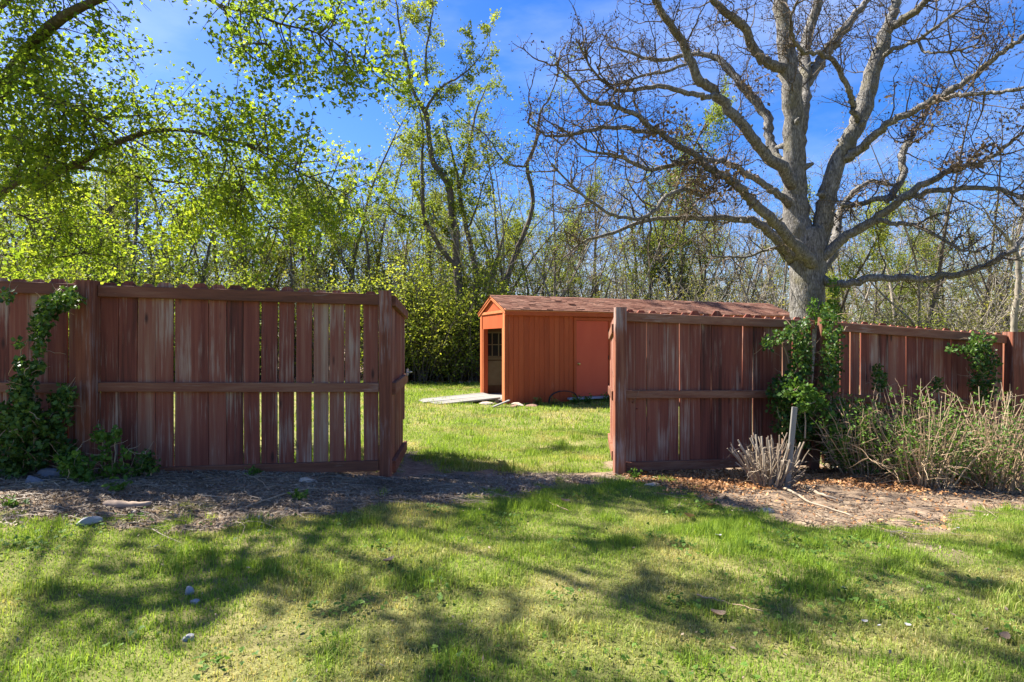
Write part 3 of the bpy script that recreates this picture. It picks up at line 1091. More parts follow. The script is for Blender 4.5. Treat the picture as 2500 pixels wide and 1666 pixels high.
obj('floor', acc.mesh('floor', M['grey_wood']), shed)
# end wall with the wide doorway
OY0, OY1, OZ = .14, 1.44, 1.68
acc = Acc()
acc.box((.0, .0, -.02), (.10, OY0, EAVE))
acc.box((.0, OY1, -.02), (.10, SW, EAVE))
acc.box((.0, OY0, OZ), (.10, OY1, EAVE))
acc.prism([(0, EAVE + .002), (SW, EAVE + .002), (SW / 2, RIDGE - .03)], (0, 1, 0), (0, 0, 1), (.1, 0, 0), (.004, 0, 0))
obj('end_wall', acc.mesh('end_wall', M['shed']), shed)
acc = Acc()
acc.box((-.022, -.024, -.02), (-.002, .085, EAVE - .04))
acc.box((-.022, SW - .085, -.02), (-.002, SW + .01, EAVE - .04))
acc.box((-.024, -.03, EAVE - .05), (-.002, SW + .03, EAVE + .01))
acc.box((-.018, OY0 - .045, .0), (-.002, OY0, OZ))
acc.box((-.018, OY1, .0), (-.002, OY1 + .045, OZ))
obj('corner_trim', acc.mesh('corner_trim', M['shed_trim']), shed)
acc = Acc()
acc.box((.0, -.026, -.01), (.066, -.002, EAVE - .03))
acc.box((SL - .066, -.026, -.01), (SL, -.002, EAVE - .03))
obj('corner_board', acc.mesh('corner_board', M['shed']), shed)
# fascia, rake boards, soffit
OVH = .09
acc = Acc()
acc.box((-.03, -OVH - .02, EAVE - .115), (SL + .03, -OVH, EAVE + .005))
obj('fascia', acc.mesh('fascia', M['shed']), shed)
acc = Acc()
acc.box((-.03, -OVH, EAVE - .10), (SL + .03, -.026, EAVE - .085))
obj('soffit', acc.mesh('soffit', M['shed']), shed)
sl = (RIDGE - EAVE) / (SW / 2)
ez = EAVE - sl * OVH + .03
for s in (0, 1):
    acc = Acc()
    ya = -OVH - .02 if s == 0 else SW + OVH + .02
    acc.beam((-.034, ya, ez - .03), (-.034, SW / 2, RIDGE - .005), .02, .10, up=(0, 0, 1))
    obj('rake_board', acc.mesh('rake_board', M['shed_trim']), shed)
# roof deck and shingle courses
acc = Acc()
for s in (0, 1):
    f = (lambda y: y) if s == 0 else (lambda y: SW - y)
    y0, y1 = f(-OVH - .03), f(SW / 2)
    z0 = EAVE - sl * (OVH + .03) + .022
    V = [(-.06, y0, z0), (SL + .06, y0, z0), (SL + .06, y1, RIDGE + .0), (-.06, y1, RIDGE + .0)]
    V += [(x, y, z + .022) for x, y, z in V]
    acc.add(V, [(0, 1, 2, 3), (7, 6, 5, 4), (0, 4, 5, 1), (1, 5, 6, 2), (2, 6, 7, 3), (3, 7, 4, 0)])
roof = obj('roof', acc.mesh('roof', M['shed_trim']), shed)
acc = Acc()
run = SW / 2 + OVH + .03
courses = 13
for s in (0, 1):
    for c_ in range(courses):
        y0 = -OVH - .045 + run * c_ / courses
        y1 = y0 + run / courses * 1.25
        x = -.075 - rng.uniform(0, .15)
        while x < SL + .07:
            w_ = .155 * rng.uniform(.85, 1.1)
            xa, xb = max(x, -.075) + .0015, min(x + w_, SL + .075) - .0015
            x += w_
            if xb - xa < .02:
                continue
            lift = .004 + rng.random() * .007 + (.02 * rng.random() if rng.random() < .05 else 0)
            sag = .012 * math.sin(xa * 1.7) + .008 * math.sin(xa * 4.1 + c_)
            za = EAVE - sl * (OVH + .03) + .046 + sl * (y0 + OVH + .045) + sag * .5
            zb = EAVE - sl * (OVH + .03) + .046 + sl * (y1 + OVH + .045) + sag * .5
            ya, yb = (y0 + rng.normal(0, .004), y1) if s == 0 else (SW - y0, SW - y1)
            V = [(xa, ya, za + lift + .008), (xb, ya, za + lift + .008), (xb, yb, zb), (xa, yb, zb), (xa, ya, za - .002), (xb, ya, za - .002)]
            acc.add(V, [(0, 1, 2, 3), (4, 5, 1, 0)])
sh = obj('shingles', acc.mesh('shingles', M['shingle']), roof, kind='stuff')
acc = Acc()
x = -.075
while x < SL + .05:
    lift = rng.random() * .008
    V = [(x, SW / 2 - .10, RIDGE + .02 - .04 + lift), (x + .19, SW / 2 - .10, RIDGE + .018 - .04 + lift), (x + .19, SW / 2, RIDGE + .05 + lift), (x, SW / 2, RIDGE + .055 + lift),
         (x + .19, SW / 2 + .10, RIDGE + .018 - .04 + lift), (x, SW / 2 + .10, RIDGE + .02 - .04 + lift)]
    acc.add(V, [(0, 1, 2, 3), (3, 2, 4, 5)])
    x += .18
obj('ridge_cap', acc.mesh('ridge_cap', M['shingle']), roof)
# door in the long wall
acc = Acc()
acc.box((DX0 - .068, -.03, DBOT), (DX0 - .004, .028, DTOP + .004))
acc.box((DX1 + .004, -.03, DBOT), (DX1 + .068, .028, DTOP + .004))
acc.box((DX0 - .068, -.032, DTOP + .005), (DX1 + .068, .028, DTOP + .068))
obj('door_frame', acc.mesh('door_frame', M['shed']), shed)
acc = Acc()
acc.box((DX0, -.004, DBOT + .01), (DX1, .024, DTOP))
door = obj('door', acc.mesh('door', M['shed_door']), shed)
for hz in (.35, 1.0, 1.62):
    acc = Acc()
    acc.tube([(DX1 - .004, -.012, hz - .05), (DX1 - .004, -.012, hz + .05)], .009, 8)
    obj('hinge', acc.mesh('hinge', M['black_metal']), door)
acc = Acc()
kx, kz = DX0 + .055, .86
prof = [(.0, .030), (.006, .030), (.008, .012), (.03, .012), (.035, .024), (.048, .030), (.06, .024), (.064, .002)]
acc.tube([(kx, -.012 - y, kz) for y, r in prof], [r for y, r in prof], 12)
obj('knob', acc.mesh('knob', M['brass'], True), door)
acc = Acc()
acc.box((DX0 - .25, -.16, .055), (DX1 + .05, -.033, .095))
obj('door_sill', acc.mesh('door_sill', M['sill']), shed)
acc = Acc()
acc.box((2.86, -.05, 1.60), (2.93, -.021, 1.80))
acc.box((2.85, -.058, 1.80), (2.94, -.02, 1.82))
obj('wall_lamp', acc.mesh('wall_lamp', M['black_metal']), shed)
acc = Acc()
for x in np.linspace(.3, SL - .3, 6):
    acc.box((x - .1, .05, -.15), (x + .1, SW - .05, .028))
obj('skid', acc.mesh('skid', M['inside']), shed)

# ramp of grey boards at the shed doorway
ramp_t = thing('wooden_ramp', 'low ramp of weathered grey boards at the shed doorway', 'ramp', tuple(shed_pt(-.03, .14)), SA)
for k, (y0, y1) in enumerate(((.02, .26), (.275, .50), (.515, .76), (.775, 1.02), (1.035, 1.28))):
    acc = Acc()
    ln = 1.55 + rng.uniform(-.08, .1)
    acc.beam((-.02, (y0 + y1) / 2, .125), (-ln, (y0 + y1) / 2 + rng.normal(0, .01), .03), y1 - y0, .035)
    obj('plank', acc.mesh('plank', M['grey_wood']), ramp_t)
acc = Acc()
acc.box((-.75, .04, -.03), (-.66, 1.26, .055))
acc.box((-.14, .04, -.03), (-.05, 1.26, .09))
obj('bearer', acc.mesh('bearer', M['grey_wood']), ramp_t)


def lump(name, size, mat, flat=.6, seed=0, cuts=2, jag=.25):
    """An uneven stone or clod, its underside on z = 0."""
    import bmesh
    bm = bmesh.new()
    bmesh.ops.create_icosphere(bm, subdivisions=cuts, radius=1)
    r = np.random.default_rng(seed)
    pl = [(Vector(r.normal(size=3)).normalized(), r.uniform(.45, .85)) for _ in range(9)]
    for v in bm.verts:
        for n_, d_ in pl:
            e = v.co.dot(n_) - d_
            if e > 0:
                v.co -= n_ * e * .95
        v.co *= 1 + r.normal(0, .03 * jag * 4)
        v.co.x *= size[0] / 2
        v.co.y *= size[1] / 2
        v.co.z = (v.co.z * .5 + .3) * size[2]
    me = bpy.data.meshes.new(name)
    bm.to_mesh(me)
    bm.free()
    me.materials.append(mat)
    return me


# rubble by the shed corner
for i, (x, y, s, m_, lab) in enumerate((
        (.16, -.34, (.34, .22, .13), 'pale_rubble', 'tan broken slab leaning at the shed corner, upper piece of the rubble'),
        (.02, -.50, (.26, .2, .12), 'brown_rubble', 'brown rubble lump at the shed corner, left of the low rusty one'),
        (.42, -.52, (.30, .2, .10), 'brown_rubble', 'low rusty brown clod at the shed corner, rightmost of the rubble'),
        (-.45, .02, (.40, .28, .10), 'pale_rubble', 'whitish broken concrete lump beside the ramp boards'))):
    if m_ not in M:
        M[m_] = plain_mat(m_, *(((.36, .28, .2), (.5, .42, .33)) if m_ == 'pale_rubble' else ((.13, .07, .045), (.24, .14, .10))), 7, bump=.5)
    p = shed_pt(x, y)
    ob = obj('rubble_lump', lump('rubble_lump', s, M[m_], seed=40 + i), None, (p[0], p[1], float(gz(p[0], p[1])) - .02))
    tag(ob, lab, 'rubble', 'rubble at the shed corner')
acc = Acc()
a, b = shed_pt(-.02, -.30, .0), shed_pt(-.52, -.62, 0)
a[2] = gz(a[0], a[1]) + .12
b[2] = gz(b[0], b[1]) + .02
acc.beam(a, b, .06, .025)
tag(obj('broken_board', acc.mesh('broken_board', M['grey_wood'])), 'short grey board lying slantwise on the rubble at the shed corner', 'board')
# wire hoop edging by the long wall
acc = Acc()
t = np.linspace(0, math.pi, 17)
for yy in (-.16, -.20):
    pts = [shed_pt(.98 + .36 * (1 - math.cos(a)) / 1.0, yy, .0) for a in t]
    for p, a in zip(pts, t):
        p[2] = gz(p[0], p[1]) + .30 * math.sin(a) ** .55 - .02
    acc.tube(pts, .011, 6)
tag(obj('wire_hoop', acc.mesh('wire_hoop', M['black_metal'], True)), 'dark bent wire hoop standing against the orange shed wall', 'hoop')


# ------------------------------------------------------------------ growing things
def unit(v):
    return v / (np.linalg.norm(v) + 1e-9)


def rand_dir():
    return unit(rng.normal(size=3))


def wander(start, d, length, n, wig, up):
    P = [np.asarray(start, float)]
    d = unit(np.asarray(d, float))
    st = length / n
    for _ in range(n):
        d = unit(d + rng.normal(0, wig, 3) + np.array([0, 0, up]))
        P.append(P[-1] + d * st)
    return np.array(P)


def sample_line(P, t):
    s = np.concatenate([[0], np.cumsum(np.linalg.norm(np.diff(P, axis=0), axis=1))])
    u = t * s[-1]
    p = np.array([np.interp(u, s, P[:, k]) for k in range(3)])
    k = min(max(np.searchsorted(s, u) - 1, 0), len(P) - 2)
    return p, unit(P[k + 1] - P[k]), s[-1]


def smooth_line(P, R, sub=4):
    """Catmull-Rom through the traced points."""
    P, R = np.asarray(P, float), np.asarray(R, float)
    Q = np.vstack([2 * P[0] - P[1], P, 2 * P[-1] - P[-2]])
    out, ro = [], []
    for i in range(len(P) - 1):
        p0, p1, p2, p3 = Q[i:i + 4]
        for t in np.arange(sub) / sub:
            out.append(.5 * ((2 * p1) + (-p0 + p2) * t + (2 * p0 - 5 * p1 + 4 * p2 - p3) * t * t + (-p0 + 3 * p1 - 3 * p2 + p3) * t ** 3))
            ro.append(R[i] * (1 - t) + R[i + 1] * t)
    out.append(P[-1])
    ro.append(R[-1])
    return np.array(out), np.array(ro)


def branches(acc, P, n, ln, r, spread=1.0, up=.05, wig=.16, t0=.25, t1=1.0, seg=6, sides=4, fall=.5, flat=0.0):
    """n side branches off the line P; returns their lines."""
    out = []
    for _ in range(n):
        t = t0 + (t1 - t0) * rng.random()
        p, d, _ = sample_line(P, t)
        s = unit(np.cross(d, rand_dir()))
        if flat:
            s = unit(s * np.array([1, 1, 1 - flat]))
        dd = unit(d * rng.uniform(.2, .9) + s * spread)
        L_ = ln * rng.uniform(.5, 1.25) * (1 - fall * t)
        Q = wander(p, dd, L_, seg, wig, up)
        rr = r * rng.uniform(.7, 1.2) * (1 - fall * .6 * t)
        acc.tube(Q, np.linspace(rr, rr * .3, len(Q)), sides, cap=False)
        out.append(Q)
    return out


def leaf_quads(C, size, up=.4, lobes=1, aspect=.55):
    """Leaves at the points C: each one a folded diamond (or three lobes sharing a base)."""
    n = len(C)
    C = np.asarray(C, float)
    nrm = rng.normal(size=(n, 3)) + np.array([0, 0, up * 2])
    nrm /= np.linalg.norm(nrm, axis=1, keepdims=True)
    a = np.cross(nrm, rng.normal(size=(n, 3)))
    a /= np.linalg.norm(a, axis=1, keepdims=True) + 1e-9
    b = np.cross(nrm, a)
    S = size * rng.uniform(.6, 1.35, n)
    Vs, Qs = [], []
    angs = [0.0] if lobes == 1 else [-.95, 0.0, .95]
    # all lobes of one leaf share the base vertex, so a leaf is one island
    per = 1 + 3 * len(angs)
    V = np.zeros((n, per, 3))
    V[:, 0] = C
    i = np.arange(n) * per
    for k, an in enumerate(angs):
        ca, sa = math.cos(an), math.sin(an)
        d = a * ca + b * sa
        e = np.cross(nrm, d)
        L_ = (S * (1 if an == 0 else .75))[:, None]
        w = L_ * aspect * .5
        V[:, 1 + 3 * k] = C + d * L_ * .5 + e * w + nrm * L_ * .06
        V[:, 2 + 3 * k] = C + d * L_ - nrm * L_ * .08
        V[:, 3 + 3 * k] = C + d * L_ * .5 - e * w + nrm * L_ * .06
        Qs.append(np.stack([i, i + 1 + 3 * k, i + 2 + 3 * k, i + 3 + 3 * k], 1))
    return V.reshape(-1, 3), np.concatenate(Qs)


def leaves_mesh(name, C, size, mat, up=.4, lobes=1, aspect=.55, origin=(0, 0, 0)):
    V, Q = leaf_quads(np.asarray(C) - np.asarray(origin), size, up, lobes, aspect)
    return mesh_from(name, V, [Q], mat)


def along(lines, n, jit, t0=.2):
    """n points strewn along each line, jittered."""
    out = []
    for Q in lines:
        t = t0 + (1 - t0) * rng.random(n)
        k = t * (len(Q) - 1)
        i = np.minimum(k.astype(int), len(Q) - 2)
        f = (k - i)[:, None]
        out.append(Q[i] * (1 - f) + Q[i + 1] * f + rng.normal(0, jit, (n, 3)))
    return np.concatenate(out) if out else np.zeros((0, 3))


def trace(pts, conv, y0, y1, scale_w):
    """Traced limb: (u, v, width) in a picture crop, spread over depths y0..y1; returns line and radii in metres."""
    n = len(pts)
    ys = np.linspace(0, 1, n)
    P, R = [], []
    for (u, v, w), t in zip(pts, ys):
        y = y0 + (y1 - y0) * t
        px, py = conv(u, v)
        P.append(at(px, py, y))
        R.append(w / scale_w / 2 / F * y)
    return smooth_line(P, R, 5)


# ---- the big bare oak behind the right fence
OY = 11.5
oc = lambda u, v: (1500 + u / 1.96, v / 1.96)
OAK_LIMBS = [
    # (points (u, v, width), depth at the start, depth at the end)
    ([(895, 1240, 150), (880, 1100, 150), (868, 950, 128), (860, 800, 118), (848, 600, 108), (830, 400, 102), (805, 200, 88), (790, 0, 75), (780, -220, 58), (800, -460, 35)], 11.5, 11.2),
    ([(960, 1200, 120), (990, 1080, 105), (1012, 950, 95), (1060, 780, 85), (1130, 640, 88), (1195, 480, 90), (1250, 320, 82), (1310, 150, 66), (1350, 70, 58), (1375, -20, 48), (1390, -260, 30)], 11.5, 10.6),
    ([(1330, 120, 50), (1400, 80, 42), (1500, 0, 32), (1640, -130, 20)], 10.8, 9.9),
    ([(885, 640, 66), (905, 520, 62), (912, 380, 62), (930, 200, 60), (975, 30, 50), (1010, -170, 30)], 11.6, 12.6),
    ([(915, 420, 58), (965, 330, 58), (1030, 230, 56), (1090, 150, 48), (1180, 40, 34), (1260, -70, 20)], 11.9, 13.4),
    ([(850, 880, 70), (800, 810, 66), (700, 715, 58), (620, 620, 54), (500, 460, 54), (400, 350, 52), (345, 200, 46), (270, 100, 40), (190, 0, 34), (110, -130, 22)], 11.3, 9.2),
    ([(815, 330, 60), (750, 310, 54), (690, 245, 52), (620, 120, 46), (540, 80, 42), (450, 15, 34), (390, -80, 24)], 11.2, 9.9),
    ([(835, 800, 50), (780, 755, 46), (745, 660, 50), (720, 550, 50), (640, 455, 48), (560, 370, 40), (480, 290, 34), (380, 268, 25), (200, 285, 20), (60, 230, 15), (-30, 190, 8)], 11.7, 13.6),
    ([(950, 1275, 66), (880, 1190, 70), (800, 1110, 60), (720, 1030, 56), (640, 950, 50), (580, 890, 48), (500, 825, 44), (400, 740, 36), (310, 685, 34), (200, 605, 30), (100, 530, 27), (0, 500, 25), (-110, 480, 22), (-200, 400, 16), (-290, 330, 9)], 11.2, 8.2),
    ([(850, 1230, 66), (800, 1165, 58), (700, 1078, 48), (600, 1050, 36), (450, 1050, 30), (300, 1045, 28), (150, 1052, 24), (0, 1108, 20), (-140, 1150, 15), (-250, 1240, 9)], 11.5, 9.6),
    ([(840, 980, 50), (800, 935, 42), (740, 895, 38), (660, 838, 35), (560, 782, 32), (450, 765, 30), (300, 790, 26), (150, 820, 22), (0, 760, 18), (-140, 735, 12), (-260, 620, 6)], 11.4, 8.8),
    ([(420, 940, 24), (330, 910, 24), (240, 950, 24), (150, 1040, 22), (40, 1040, 20), (-40, 1000, 18), (-170, 900, 14), (-300, 780, 8)], 10.1, 8.7),
    ([(980, 1240, 56), (1100, 1140, 54), (1200, 1080, 50), (1300, 1010, 45), (1400, 930, 40), (1520, 860, 35), (1640, 810, 32), (1740, 780, 28), (1850, 730, 22), (1960, 650, 18), (2100, 540, 10)], 11.3, 9.2),
    ([(1320, 960, 32), (1270, 955, 30), (1180, 970, 28), (1065, 988, 24)], 10.6, 11.0),
    ([(1400, 950, 34), (1500, 920, 30), (1620, 908, 28), (1780, 908, 25), (1900, 940, 22), (1980, 945, 20), (2130, 915, 12)], 10.6, 8.9),
    ([(1260, 1045, 26), (1340, 1072, 24), (1430, 1070, 22), (1520, 1115, 18), (1620, 1200, 15), (1700, 1215, 9)], 10.7, 9.9),
    ([(970, 1335, 52), (1060, 1362, 45), (1150, 1350, 42), (1300, 1325, 40), (1500, 1330, 38), (1650, 1308, 35), (1800, 1250, 30), (1960, 1150, 25), (2160, 1010, 14)], 11.4, 9.6),
    ([(1080, 760, 56), (1130, 745, 52), (1210, 685, 48), (1300, 600, 42), (1450, 520, 38), (1600, 440, 35), (1750, 330, 30), (1870, 240, 28), (1960, 180, 25), (2160, 40, 16)], 11.3, 8.7),
    ([(1520, 490, 26), (1620, 468, 25), (1720, 450, 24), (1850, 430, 22), (1970, 405, 18), (2120, 360, 10)], 9.9, 8.6),
    ([(1160, 580, 34), (1140, 520, 32), (1130, 460, 30), (1100, 380, 28), (1055, 285, 28), (1000, 242, 26), (920, 235, 24), (870, 180, 20), (840, 90, 15), (872, 0, 11), (900, -80, 6)], 10.9, 9.4),
    ([(1300, 260, 28), (1350, 225, 24), (1430, 205, 21), (1470, 182, 18), (1600, 90, 13), (1730, -5, 8)], 10.7, 9.6),
    ([(1455, 195, 15), (1490, 245, 14), (1560, 260, 13), (1700, 232, 11), (1790, 130, 8), (1850, 40, 5)], 10.4, 9.6),
    ([(980, 1300, 52), (1030, 1240, 50), (1055, 1150, 52), (1080, 1030, 38), (1130, 950, 30), (1210, 880, 24), (1330, 900, 16)], 11.8, 13.2),
    ([(1300, 960, 34), (1345, 900, 38), (1372, 830, 40), (1362, 750, 38), (1410, 680, 34), (1450, 620, 26), (1540, 500, 15), (1600, 330, 8)], 10.7, 12.0),
    ([(840, 1265, 20), (770, 1190, 16), (660, 1220, 14), (560, 1230, 13), (445, 1233, 10)], 11.6, 11.0),
    ([(500, 460, 30), (430, 462, 30), (330, 452, 28), (230, 420, 26), (100, 422, 22), (0, 400, 18), (-100, 330, 12), (-190, 210, 6)], 10.3, 8.9),
    ([(355, 305, 16), (240, 345, 16), (120, 380, 14), (0, 390, 11), (-90, 290, 7)], 9.9, 9.0),
    ([(200, 640, 26), (100, 622, 24), (0, 620, 22), (-160, 640, 18), (-300, 655, 14), (-420, 560, 8)], 9.7, 8.4),
]
oak = thing('oak_tree', 'huge bare grey oak spreading its crooked limbs above the right fence', 'tree', (6.0, OY, float(gz(6.0, OY))))
oo = np.array(oak.location)
P, R = trace([(930, 2150, 240), (925, 1960, 195), (925, 1800, 170), (925, 1560, 158), (922, 1420, 152), (922, 1330, 150), (925, 1260, 160), (925, 1180, 165), (925, 1100, 150)], oc, OY, OY, 1.96)
acc = Acc()
acc.tube(P - oo, R, 20, .07)
obj('trunk', acc.mesh('trunk', M['oak_bark'], True), oak)
tw_lines, tip_lines, knots = [], [], []
twig = Acc()
for pts, ya, yb in OAK_LIMBS:
    P, R = trace(pts, oc, ya, yb, 1.96)
    j = rng.normal(0, .018, P.shape)
    P = P + j * np.minimum(1, R / .06)[:, None]
    R = R * .86
    P[:, 1] += .22 * np.sin(np.linspace(0, rng.uniform(4, 9), len(P)) + rng.uniform(0, 6)) * np.linspace(0, 1, len(P))
    acc = Acc()
    big = R[0] > .2
    acc.tube(P - oo, R, 14 if big else 9, .12)
    # burrs and stubs along the limb
    for _ in range(int(3 + len(P) * .25)):
        p, d, _l = sample_line(P, rng.uniform(.15, .95))
        r0 = np.interp(p[0], sorted([P[0][0], P[-1][0]]), [R[0], R[-1]] if P[0][0] < P[-1][0] else [R[-1], R[0]])
        Q = wander(p - oo, unit(np.cross(d, rand_dir())), r0 * rng.uniform(1.2, 2.2), 2, .1, .1)
        acc.tube(Q, [r0 * .55, r0 * .4, r0 * .15], 6)
    obj('limb', acc.mesh('limb', M['oak_bark'], True), oak)
    _p, _d, LL = sample_line(P, .5)
    n1 = int(6 + LL * 4.6)
    t0 = .45 if big else .28
    l2 = branches(twig, P - oo, n1, 1.05, .016, spread=1.0, up=.06, wig=.25, t0=t0, seg=8, sides=4, fall=.25)
    for q in l2:
        l3 = branches(twig, q, 5, .42, .008, spread=1.0, up=.07, wig=.24, t0=.15, seg=4, sides=3, fall=.3)
        tip_lines += l3
        for q3 in l3:
            tip_lines += branches(twig, q3, 2, .18, .005, spread=1.0, up=.08, wig=.3, t0=.3, seg=3, sides=3, fall=.2)
tw = obj('twigs', twig.mesh('twigs', M['oak_twig']), oak, kind='stuff')
C = np.array([q[-1] for q in tip_lines if rng.random() < .75])
C = np.concatenate([C + rng.normal(0, .012, C.shape) for _ in range(2)])
obj('buds', leaves_mesh('buds', C, .03, M['oak_twig'], 0, 1, .8), oak, kind='stuff')
clumps = []
for u, v, y, n_, s in ((280, 620, 9.6, 260, .22), (230, 680, 9.5, 160, .2), (450, 880, 10.0, 420, .26), (380, 840, 9.9, 260, .24), (520, 900, 10.1, 200, .2), (350, 800, 9.9, 100, .15),
                       (1430, 630, 11.4, 120, .16), (1500, 520, 9.8, 60, .1), (1740, 715, 9.6, 90, .12), (1610, 790, 9.7, 80, .1), (1690, 770, 9.6, 90, .12), (1345, 400, 10.4, 14, .04), (1300, 465, 10.3, 10, .03),
                       (1610, 600, 9.8, 12, .03), (1815, 710, 9.5, 20, .05), (1945, 580, 9.3, 70, .1), (700, 420, 11.8, 120, .25), (620, 400, 11.9, 70, .2)):
    c = at(*oc(u, v), y)
    clumps.append(c + rng.normal(0, s * 1.15, (int(n_ * .55), 3)) * np.array([1, 1, .7]))
obj('dead_leaves', leaves_mesh('dead_leaves', np.concatenate(clumps), .085, M['dead_leaf'], 0, 1, .6, oo), oak, kind='stuff')
acc = Acc()
for u, v, y, s in ((280, 640, 9.6, .3), (450, 880, 10.0, .35), (380, 830, 9.9, .28), (1430, 630, 11.4, .2), (1690, 770, 9.6, .2), (700, 420, 11.8, .35)):
    for _ in range(60):
        c = at(*oc(u, v), y) - oo + rng.normal(0, s * .6, 3)
        Q = wander(c, rand_dir(), .35, 4, .35, .02)
        acc.tube(Q, np.linspace(.006, .002, 5), 3, cap=False)
obj('twigs', acc.mesh('twigs', M['oak_twig']), oak, kind='stuff')

# ---- the leafy maple that reaches in from the left
mc = lambda u, v: (u / 2.306, v / 2.306)
MX, MY = -7.25, 7.0
maple = thing('maple_tree', 'leafy maple reaching in over the left fence with dark arching limbs', 'tree', (MX, MY, float(gz(MX, MY))))
mo = np.array(maple.location)
acc = Acc()
tp = np.array([(MX - .1, MY, -.2), (MX, MY, .4), (MX + .05, MY, 1.6), (MX + .1, MY, 2.6), (MX + .3, MY - .05, 3.6), (MX + .45, MY - .1, 5.0), (MX + .3, MY, 7.0), (MX + .5, MY, 9.5)])
tp, tr_ = smooth_line(tp, [.42, .33, .29, .27, .24, .17, .12, .05], 5)
acc.tube(tp - mo, tr_, 16, .08)
obj('trunk', acc.mesh('trunk', M['maple_bark'], True), maple)
MAPLE_LIMBS = [
    ([(-340, 880, 78), (-160, 760, 76), (0, 520, 70), (110, 340, 68), (200, 240, 64), (300, 140, 58), (420, 60, 50), (560, -5, 40), (720, -80, 30), (900, -200, 18)], 7.0, 5.4),
    ([(-330, 1180, 56), (-160, 1150, 50), (0, 1080, 45), (130, 1010, 43), (270, 970, 42), (400, 940, 44), (480, 898, 38), (600, 830, 35), (720, 780, 32), (830, 745, 28), (960, 730, 24), (1100, 745, 20), (1240, 780, 16), (1400, 820, 13), (1520, 880, 11), (1700, 980, 9), (1880, 1060, 7), (1980, 1110, 4)], 7.0, 6.0),
    ([(400, 940, 26), (480, 948, 22), (560, 960, 20), (720, 990, 18), (860, 1010, 16), (1000, 1030, 12), (1180, 1050, 10), (1300, 1080, 8), (1460, 1115, 5)], 6.7, 7.6),
    ([(20, 470, 15), (80, 490, 13), (250, 530, 13), (400, 590, 12), (500, 650, 9), (620, 700, 6)], 6.6, 5.9),
    ([(-200, 860, 20), (0, 780, 15), (80, 770, 15), (130, 800, 16), (260, 880, 15), (390, 935, 12)], 6.9, 6.5),
    ([(200, -700, 40), (600, -420, 30), (900, -180, 22), (1180, 0, 16), (1300, 50, 16), (1430, 70, 15), (1530, 120, 13), (1640, 150, 11), (1740, 170, 9), (1850, 220, 8), (1960, 290, 6), (2100, 390, 3)], 6.6, 5.6),
    ([(1240, 30, 9), (1330, 130, 7), (1360, 230, 6), (1405, 360, 3)], 5.9, 5.7),
    ([(1630, 150, 8), (1650, 270, 6), (1750, 430, 3)], 5.8, 5.9),
    ([(1430, 80, 8), (1480, 190, 6), (1520, 330, 3)], 5.8, 5.5),
    ([(-200, 1160, 14), (50, 1190, 11), (200, 1250, 10), (330, 1290, 8), (420, 1330, 5)], 7.2, 7.8),
    ([(-250, 1500, 18), (0, 1440, 14), (200, 1455, 12), (400, 1440, 8), (520, 1400, 5)], 7.2, 8.0),
    ([(820, 1010, 12), (900, 1090, 9), (1000, 1190, 7), (1080, 1270, 4)], 7.2, 7.6),
    ([(1120, 700, 10), (1250, 830, 8), (1320, 930, 7), (1400, 1090, 6), (1520, 1270, 5), (1660, 1430, 3)], 6.3, 6.8),
]
OVERHEAD = [  # limbs of the same crown above the frame: they shade the lawn in front of the fence
    [(-7.0, 7.0, 4.8, .07), (-5.2, 6.9, 5.8, .05), (-3.0, 6.8, 6.4, .035), (-.6, 6.6, 6.6, .015)],
    [(-7.0, 7.0, 5.2, .07), (-5.4, 6.4, 6.3, .05), (-3.2, 6.0, 6.9, .035), (-.8, 5.6, 7.0, .015)],
    [(-7.0, 6.9, 4.9, .07), (-5.8, 6.0, 5.9, .05), (-3.6, 5.2, 6.5, .03), (-1.5, 4.6, 6.6, .015)],
    [(-7.0, 6.9, 4.5, .06), (-6.0, 5.8, 5.4, .045), (-4.4, 4.7, 6.0, .03), (-2.6, 4.0, 6.2, .015)],
    [(-6.9, 7.0, 6.0, .07), (-4.4, 6.6, 7.4, .05), (-2.0, 6.0, 8.0, .03), (.6, 5.4, 8.1, .015)],
    [(-7.0, 6.9, 4.2, .06), (-6.8, 5.6, 5.2, .045), (-6.2, 4.8, 5.8, .03), (-5.2, 4.1, 6.0, .015)],
    [(-6.9, 7.4, 6.2, .06), (-6.3, 8.4, 7.4, .045), (-5.6, 9.6, 8.2, .03), (-4.6, 10.4, 8.6, .015)],
    [(-7.0, 6.8, 4.6, .06), (-6.6, 5.4, 5.6, .045), (-5.8, 4.0, 6.2, .03), (-4.4, 3.4, 6.4, .015)],
    [(-6.9, 6.9, 5.6, .06), (-5.0, 5.4, 6.8, .045), (-2.8, 4.2, 7.2, .03), (-1.0, 3.8, 7.3, .015)],
]
twig = Acc()
leafC, hiC = [], []
for k, (pts, ya, yb) in enumerate(MAPLE_LIMBS):
    P, R = trace(pts, mc, ya, yb, 2.306)
    acc = Acc()
    acc.tube(P - mo, R, 9, .14)
    obj('limb', acc.mesh('limb', M['maple_bark'], True), maple)
    _p, _d, LL = sample_line(P, .5)
    nf, tl, ta, tb = {0: (1.15, .8, .02, .80), 5: (.5, .75, .42, 1.0), 6: (.3, .6, .1, 1.0), 7: (.3, .6, .1, 1.0), 8: (.3, .6, .1, 1.0)}.get(k, (1.0, .95, .18, 1.0))
    l2 = branches(twig, P - mo, int(5 * nf + LL * 11 * nf), tl, .010, spread=1.0, up=-.01, wig=.14, t0=ta, t1=tb, seg=6, sides=4, fall=.3)
    for q in l2:
        l3 = branches(twig, q, 5, .42, .0042, spread=.9, up=-.02, wig=.14, t0=.15, seg=4, sides=3, fall=.3)
        leafC.append(along(l3, 17, .07))
        leafC.append(along([q], 10, .07, .3))
